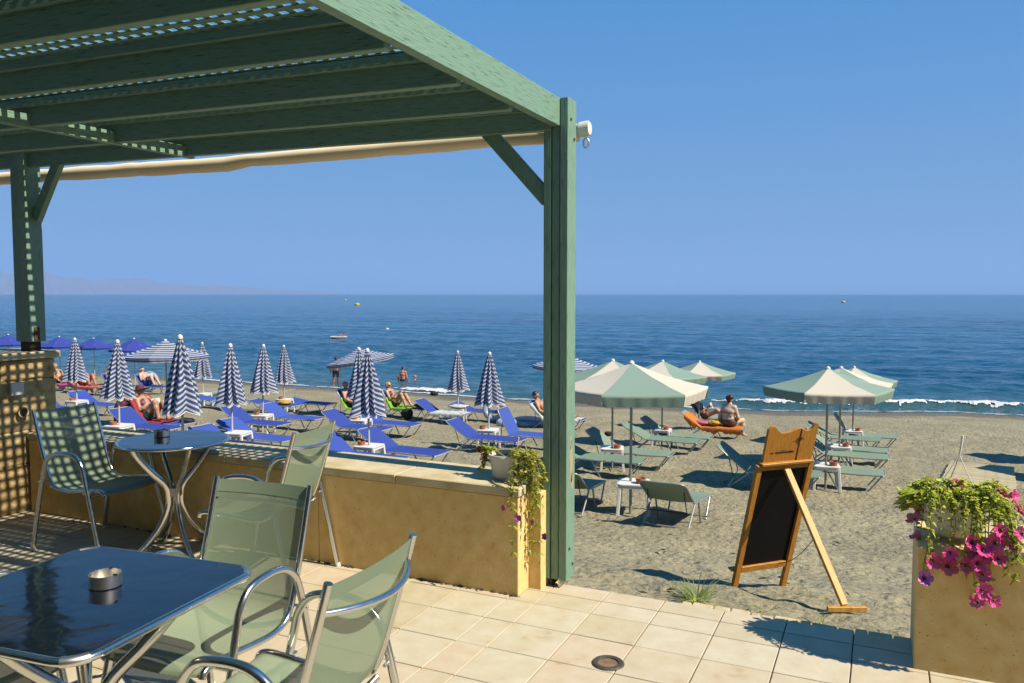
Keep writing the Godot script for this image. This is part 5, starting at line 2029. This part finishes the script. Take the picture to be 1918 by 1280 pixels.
func standing(lean := 0.0, stride := 0.10) -> Dictionary:
	# faces +x
	var j := {"H": Vector3(0, 0.93, 0), "C": Vector3(lean * 0.3, 1.26, 0), "N": Vector3(lean * 0.5, 1.46, 0), "F": Vector3(lean * 0.6 + 0.03, 1.63, 0), "face": Vector3(1, -0.05, 0)}
	j.Sh = [Vector3(lean * 0.45, 1.41, 0.185), Vector3(lean * 0.45, 1.41, -0.185)]
	j.El = [Vector3(-0.02 + lean * 0.4, 1.12, 0.26), Vector3(-0.05 + lean * 0.4, 1.12, -0.27)]
	j.Wr = [Vector3(0.09 + lean * 0.3, 0.88, 0.29), Vector3(0.03 + lean * 0.3, 0.88, -0.31)]
	j.Hp = [Vector3(0, 0.90, 0.095), Vector3(0, 0.90, -0.095)]
	j.Kn = [Vector3(stride * 0.6, 0.49, 0.11), Vector3(-stride * 0.2, 0.49, -0.11)]
	j.An = [Vector3(stride, 0.08, 0.12), Vector3(-stride, 0.09, -0.12)]
	j.To = [Vector3(stride + 0.17, 0.03, 0.14), Vector3(-stride + 0.17, 0.03, -0.15)]
	j.palm = Vector3(0, 0, 1)
	return j

func build_people() -> void:
	var tan := Color(0.56, 0.31, 0.195)
	var fair := Color(0.72, 0.45, 0.32)
	var deep := Color(0.30, 0.14, 0.085)
	var red := Color(0.6, 0.25, 0.155)
	var black := Color(0.012, 0.012, 0.016)
	var on := func(x: float, z: float) -> Vector3: return on_sand(x, z, 0.345)
	# the woman seated sideways on the orange lounger, seen from behind, looking to the sea (local +x)
	var j := {"H": Vector3(0.0, 0.135, 0), "C": Vector3(0.03, 0.42, 0), "N": Vector3(0.06, 0.60, 0), "F": Vector3(0.09, 0.75, 0), "face": Vector3(1, -0.1, 0.15)}
	j.Sh = [Vector3(0.045, 0.545, 0.175), Vector3(0.045, 0.545, -0.175)]
	j.El = [Vector3(0.06, 0.27, 0.265), Vector3(0.04, 0.27, -0.27)]
	j.Wr = [Vector3(0.27, 0.17, 0.16), Vector3(0.02, 0.05, -0.30)]
	j.Hp = [Vector3(0.04, 0.12, 0.10), Vector3(0.04, 0.12, -0.10)]
	j.Kn = [Vector3(0.44, 0.13, 0.24), Vector3(0.44, 0.13, -0.10)]
	j.An = [Vector3(0.44, -0.27, 0.26), Vector3(0.42, -0.27, -0.12)]
	j.To = [Vector3(0.58, -0.33, 0.31), Vector3(0.58, -0.33, -0.15)]
	person("woman with short dark hair in brown bikini seated with her back turned on orange towel", on.call(-3.98, -23.35) + Vector3(0, 0.02, 0), PI / 2 - 0.25, j, {"skin": Color(0.76, 0.55, 0.41), "style": "puff", "bottom": Color(0.17, 0.08, 0.05), "top": Color(0.76, 0.55, 0.41), "fat": 1.18, "hair": Color(0.035, 0.012, 0.01), "cell": 0.014})
	var st := Geo.new()
	var bk := get_child(get_child_count() - 1) as MeshInstance3D
	st.tube(curve([Vector3(-0.06, 0.40, 0.24), Vector3(-0.105, 0.40, 0.1), Vector3(-0.112, 0.395, 0.0), Vector3(-0.105, 0.40, -0.1), Vector3(-0.06, 0.40, -0.24)], 6), 0.011, 6)
	st.tube(curve([Vector3(0.03, 0.50, 0.14), Vector3(0.0, 0.64, 0.06), Vector3(-0.01, 0.66, 0.0), Vector3(0.0, 0.64, -0.06), Vector3(0.03, 0.50, -0.14)], 6), 0.007, 6)
	obj("bikini_strap", st, M.maroon, bk)
	person("reader in a straw hat reclining behind the orange lounger", on.call(-5.05, -25.9), 0.0, recline(52, 0.5, "book"), {"skin": tan, "bottom": Color(0.3, 0.02, 0.05), "top": Color(0.35, 0.36, 0.5), "hat": "straw", "bust": true})
	person("blonde woman in sunglasses and black bikini reclining on lime towel", on.call(-14.6, -22.3), 0.0, recline(56, 0.85, "knees"), {"skin": Color(0.64, 0.36, 0.225), "bottom": black, "top": black, "bust": true, "hair": Color(0.62, 0.47, 0.25), "glasses": true, "cell": 0.017})
	person("bald man leaning back on lime towel, half hidden by folded umbrellas", on.call(-15.45, -21.0), 0.0, recline(62, 0.5, "sides"), {"skin": Color(0.62, 0.33, 0.20), "bottom": black, "shorts": 0.5, "fat": 1.1, "style": "bald"})
	person("reader in maroon hat with knees drawn up on red towel", on.call(-16.05, -13.75), 0.05, recline(54, 0.95, "book"), {"skin": tan, "bottom": Color(0.03, 0.16, 0.12), "top": Color(0.18, 0.02, 0.06), "hat": "maroon", "shorts": 0.25, "cell": 0.017})
	person("man holding a book, reclining beyond the largest folded umbrella", on.call(-28.2, -24.0), 0.0, recline(50, 0.8, "book"), {"skin": fair, "bottom": Color(0.03, 0.08, 0.3), "shorts": 0.5})
	person("bather with reddish hair beside the man holding a book", on.call(-29.1, -23.1), 0.0, recline(50, 0.4, "sides"), {"skin": red, "bottom": black, "top": Color(0.5, 0.1, 0.12), "bust": true, "hair": Color(0.2, 0.07, 0.04)})
	person("woman in red swimsuit lying on coral towel", on.call(-29.3, -21.9), 0.0, recline(20, 0.95, "sides"), {"skin": red, "bottom": Color(0.55, 0.03, 0.03), "top": Color(0.55, 0.03, 0.03), "belly": Color(0.55, 0.03, 0.03), "bust": true})
	person("bather with light hair on pink towel at the pillar edge", on.call(-31.4, -22.3), 0.0, recline(55, 0.6, "sides"), {"skin": tan, "bottom": black, "top": black, "hair": Color(0.4, 0.3, 0.2)})
	person("dark haired bather on white towel, cut by the green post", on.call(-9.15, -22.4), 0.0, recline(45, 0.25, "sides"), {"skin": tan, "bottom": black, "style": "puff", "hair": Color(0.008, 0.006, 0.006), "cell": 0.017})
	# at the water
	var walk := standing(0.05, 0.14)
	walk.El[0] = Vector3(0.10, 1.13, 0.30)
	person("man in black shorts standing in the wash at the shoreline", Vector3(-28.2, SEA - 0.02, -36.7), PI / 2 + 0.45, walk, {"skin": deep, "bottom": black, "shorts": 0.62, "hair": black})
	person("sunburnt man standing waist deep in the sea", Vector3(-26.6, SEA - 0.88, -41.2), PI / 2 + 0.2, standing(0.0, 0.05), {"skin": Color(0.66, 0.26, 0.165), "bottom": black, "shorts": 0.5, "hair": Color(0.05, 0.03, 0.02), "fat": 1.05})
	person("swimmer with only the head above water beside the standing man", Vector3(-26.0, SEA - 1.42, -41.6), 0.6, standing(0.0, 0.05), {"skin": Color(0.58, 0.27, 0.18), "bottom": black, "style": "bald"})
	var lie := {"H": Vector3(0, 0.10, 0), "C": Vector3(-0.33, 0.12, 0), "N": Vector3(-0.52, 0.15, 0), "F": Vector3(-0.68, 0.24, 0), "face": Vector3(-1, 0.1, 0)}
	lie.Sh = [Vector3(-0.47, 0.14, -0.18), Vector3(-0.47, 0.14, 0.18)]
	lie.El = [Vector3(-0.62, 0.05, -0.30), Vector3(-0.62, 0.05, 0.30)]
	lie.Wr = [Vector3(-0.82, 0.06, -0.20), Vector3(-0.82, 0.06, 0.20)]
	lie.Hp = [Vector3(0.03, 0.09, -0.09), Vector3(0.03, 0.09, 0.09)]
	lie.Kn = [Vector3(0.46, 0.07, -0.10), Vector3(0.46, 0.07, 0.10)]
	lie.An = [Vector3(0.86, 0.08, -0.11), Vector3(0.86, 0.08, 0.11)]
	lie.To = [Vector3(1.0, 0.03, -0.12), Vector3(1.0, 0.03, 0.12)]
	var sw := Vector3(-59.8, SEA + 0.06, -78.5)
	var ms := Geo.new()
	for q in 6:
		ms.tube(curve([Vector3(-0.95, 0.06, (q - 2.5) * 0.13), Vector3(0.0, 0.03, (q - 2.5) * 0.13), Vector3(0.95, 0.06, (q - 2.5) * 0.13)], 5), 0.072, 8)
	var mt := obj("air_mattress", ms, M.plastic_white)
	mt.position = sw
	mt.rotation.y = 0.5 + PI
	tag(mt, "white air mattress floating far out with a swimmer on it", "air mattress")
	person("swimmer lying prone on the floating white air mattress", sw + Vector3(0, 0.08, 0), 0.5 + PI, lie, {"skin": Color(0.5, 0.24, 0.15), "bottom": Color(0.5, 0.06, 0.03)})

func build_beach_odds() -> void:
	cloth_over("orange_towel", "bright orange towel draped over the lounger under the seated woman", M.towel_orange, on_sand(-4.45, -23.3, 0.01), Vector2(1.75, 0.47), 35.0, -0.86)
	cloth_over("lime_towel", "lime green towel under the blonde woman", M.towel_lime, on_sand(-14.4, -22.3, 0.01), Vector2(1.1, 0.42), 58.0, -0.66)
	cloth_over("lime_towel", "lime green towel behind the bald man", M.towel_lime, on_sand(-15.25, -21.0, 0.01), Vector2(1.0, 0.36), 58.0, -0.66)
	cloth_over("white_towel", "white towel spread over the blue lounger beside the table", M.towel_white, on_sand(-12.5, -21.6, 0.01), Vector2(1.15, 0.42), 32.0, -0.25)
	cloth_over("white_towel", "white towel under the dark haired bather at the green post", M.towel_white, on_sand(-9.0, -22.4, 0.01), Vector2(1.75, 0.42), 45.0, -0.88)
	cloth_over("coral_towel", "coral towel under the woman in red swimsuit", M.towel_coral, on_sand(-29.2, -21.9, 0.01), Vector2(1.6, 0.5), 20.0, -0.9)
	cloth_over("pink_towel", "pink towel hanging from the lounger at the pillar edge", M.towel_pink, on_sand(-31.2, -22.3, 0.01), Vector2(1.6, 0.5), 30.0, -0.9)
	cloth_over("red_towel", "red towel under the reader in maroon hat", M.towel_red, on_sand(-15.85, -13.75, 0.01), Vector2(1.3, 0.42), 58.0, -0.95, 0.05)
	cloth_over("sky_blue_towel", "sky blue towel thrown over the flat lounger in the left middle", M.towel_sky, on_sand(-20.7, -20.3, 0.01), Vector2(0.5, 0.36), 5.0, 0.2)
	# books held by the readers
	for e: Array in [[-28.2, -24.0, 50.0, "open book held by the reclining man"], [-16.05, -13.75, 54.0, "open book held by the reader in maroon hat"], [-5.05, -25.9, 52.0, "open book held by the reader in straw hat"]]:
		var jj := recline(e[2], 0.5, "book")
		var c := ((jj.Wr[0] as Vector3) + (jj.Wr[1] as Vector3)) * 0.5 + Vector3(0.09, 0.05, 0)
		var g := Geo.new()
		for s: float in [-1.0, 1.0]:
			g.box(Transform3D(Basis(Vector3(0, 0, 1), 0.35).rotated(Vector3.UP, 0.25 * s), c + Vector3(-0.012, 0, 0.062 * s)), Vector3(0.014, 0.19, 0.125), 0.002)
		var o := obj("book", g, M.book)
		o.position = on_sand(e[0], e[1], 0.345)
		tag(o, e[3], "book")
	# clothes and bags
	for e: Array in [[-3.98 - 0.75, -23.3, 0.36, Vector3(0.26, 0.06, 0.2), M.towel_pink, "crumpled pink cloth on the orange towel", "cloth"], [-3.98 - 0.38, -23.3, 0.37, Vector3(0.2, 0.07, 0.18), M.towel_yellow, "crumpled yellow cloth beside the seated woman", "cloth"],
			[-13.65, -22.3, 0.37, Vector3(0.30, 0.06, 0.22), M.towel_dark, "dark folded towel at the blonde woman's feet", "towel"], [-13.8, -21.6, 0.02, Vector3(0.2, 0.16, 0.14), M.cloth_black, "black bag in the shade of the lime loungers", "bag"],
			[-12.2, -22.1, 0.46, Vector3(0.34, 0.05, 0.24), M.towel_white, "white towel heaped on the table", "towel"], [-17.6, -20.2, 0.34, Vector3(0.24, 0.06, 0.2), M.towel_yellow, "yellow cloth on the lounger with white hoop", "cloth"],
			[-7.0, -21.5, 0.0, Vector3(0.12, 0.06, 0.09), M.cloth_black, "dark sandals on shaded sand by the post", "sandals"], [-20.9, -35.3, 0.0, Vector3(0.22, 0.10, 0.14), M.cloth_black, "black bag left on sand near the water", "bag"],
			[-31.9, -23.4, 0.2, Vector3(0.28, 0.8, 0.22), M.cloth_black, "tall black bag standing behind the pink towel", "bag"], [-16.8, -13.5, 0.1, Vector3(0.22, 0.35, 0.2), M.maroon, "maroon beach bag behind the reader in maroon hat", "bag"],
			[-15.1, -13.9, 0.34, Vector3(0.2, 0.05, 0.16), M.towel_dark, "dark cloth at the feet of the reader in maroon hat", "cloth"]]:
		var g := Geo.new()
		var s: Vector3 = e[3]
		var ph: float = e[0] * 3.7
		var f := func(a: float, b: float) -> Vector3:
			var t := TAU * a
			var r := pow(sin(PI * clampf(b, 0.001, 0.999)), 0.55)
			var k := 1.0 + 0.22 * n_a.get_noise_2d(a * 5.0 + ph, b * 3.0)
			return Vector3(cos(t) * r * s.x * k, s.y * (1.0 - cos(PI * b)) * 0.5 * 2.0 * k, sin(t) * r * s.z * k)
		g.sheet(f, 20, 12)
		var o := obj({"bag": "bag", "cloth": "crumpled_cloth", "towel": "folded_towel", "sandals": "sandals"}[e[6]], g, e[4])
		o.position = on_sand(e[0], e[1], e[2])
		tag(o, e[5], e[6])
	# inflatables
	for e: Array in [[-11.3, -22.9, 0.42, 0.30, "clear inflatable swim ring leaning behind the white towels", PI / 2 - 0.35], [-10.0, -22.6, 0.12, 0.26, "clear inflatable boat lying by the dark haired bather", 0.2], [-10.4, -21.9, 0.12, 0.22, "pale blue swim ring on shaded sand beside upright lounger", 0.1], [-29.3, -24.9, 0.45, 0.36, "pale blue inflatable standing behind the folded umbrella", PI / 2 - 0.2], [-22.2, -21.6, 0.2, 0.32, "turquoise inflatable lying behind the small folded umbrella", 0.5]]:
		var g := Geo.new()
		var ring: Array = []
		var boat: bool = (e[4] as String).contains("boat")
		for k in 33:
			var a := TAU * k / 32.0
			ring.append(Vector3(cos(a) * e[3] * (1.6 if boat else 1.0), 0, sin(a) * e[3]))
		g.tube(ring, 0.10, 12, false)
		if boat:
			g.sheet(func(a: float, b: float) -> Vector3: return Vector3((a - 0.5) * 1.1, -0.07, (b - 0.5) * 0.66), 4, 4)
		var o := obj("inflatable_boat" if boat else "swim_ring", g, M.plastic_clear)
		o.position = on_sand(e[0], e[1], e[2])
		o.rotation = Vector3(e[5], 0.3, 0)
		tag(o, e[4], "inflatable")
	# buoys
	for e: Array in [[-226.0, -311.0, 1.25, "larger yellow buoy left of the post"], [-404.0, -540.0, 1.1, "smaller yellow buoy farther out on the left"], [-22.6, -536.0, 1.25, "yellow buoy on the right near the horizon"], [-67.7, -100.7, 0.22, "tiny white float closer to the beach"]]:
		var g := Geo.new()
		var r: float = e[2]
		var pr: Array = []
		for k in 13:
			var a := -PI / 2 + PI * k / 12.0
			pr.append(Vector2(cos(a) * r, sin(a) * r * 0.62))
		g.lathe(pr, 20)
		var o := obj("buoy", g, M.buoy if r > 0.5 else M.plastic_white)
		o.position = Vector3(e[0], SEA + r * 0.25, e[1])
		tag(o, e[3], "buoy")
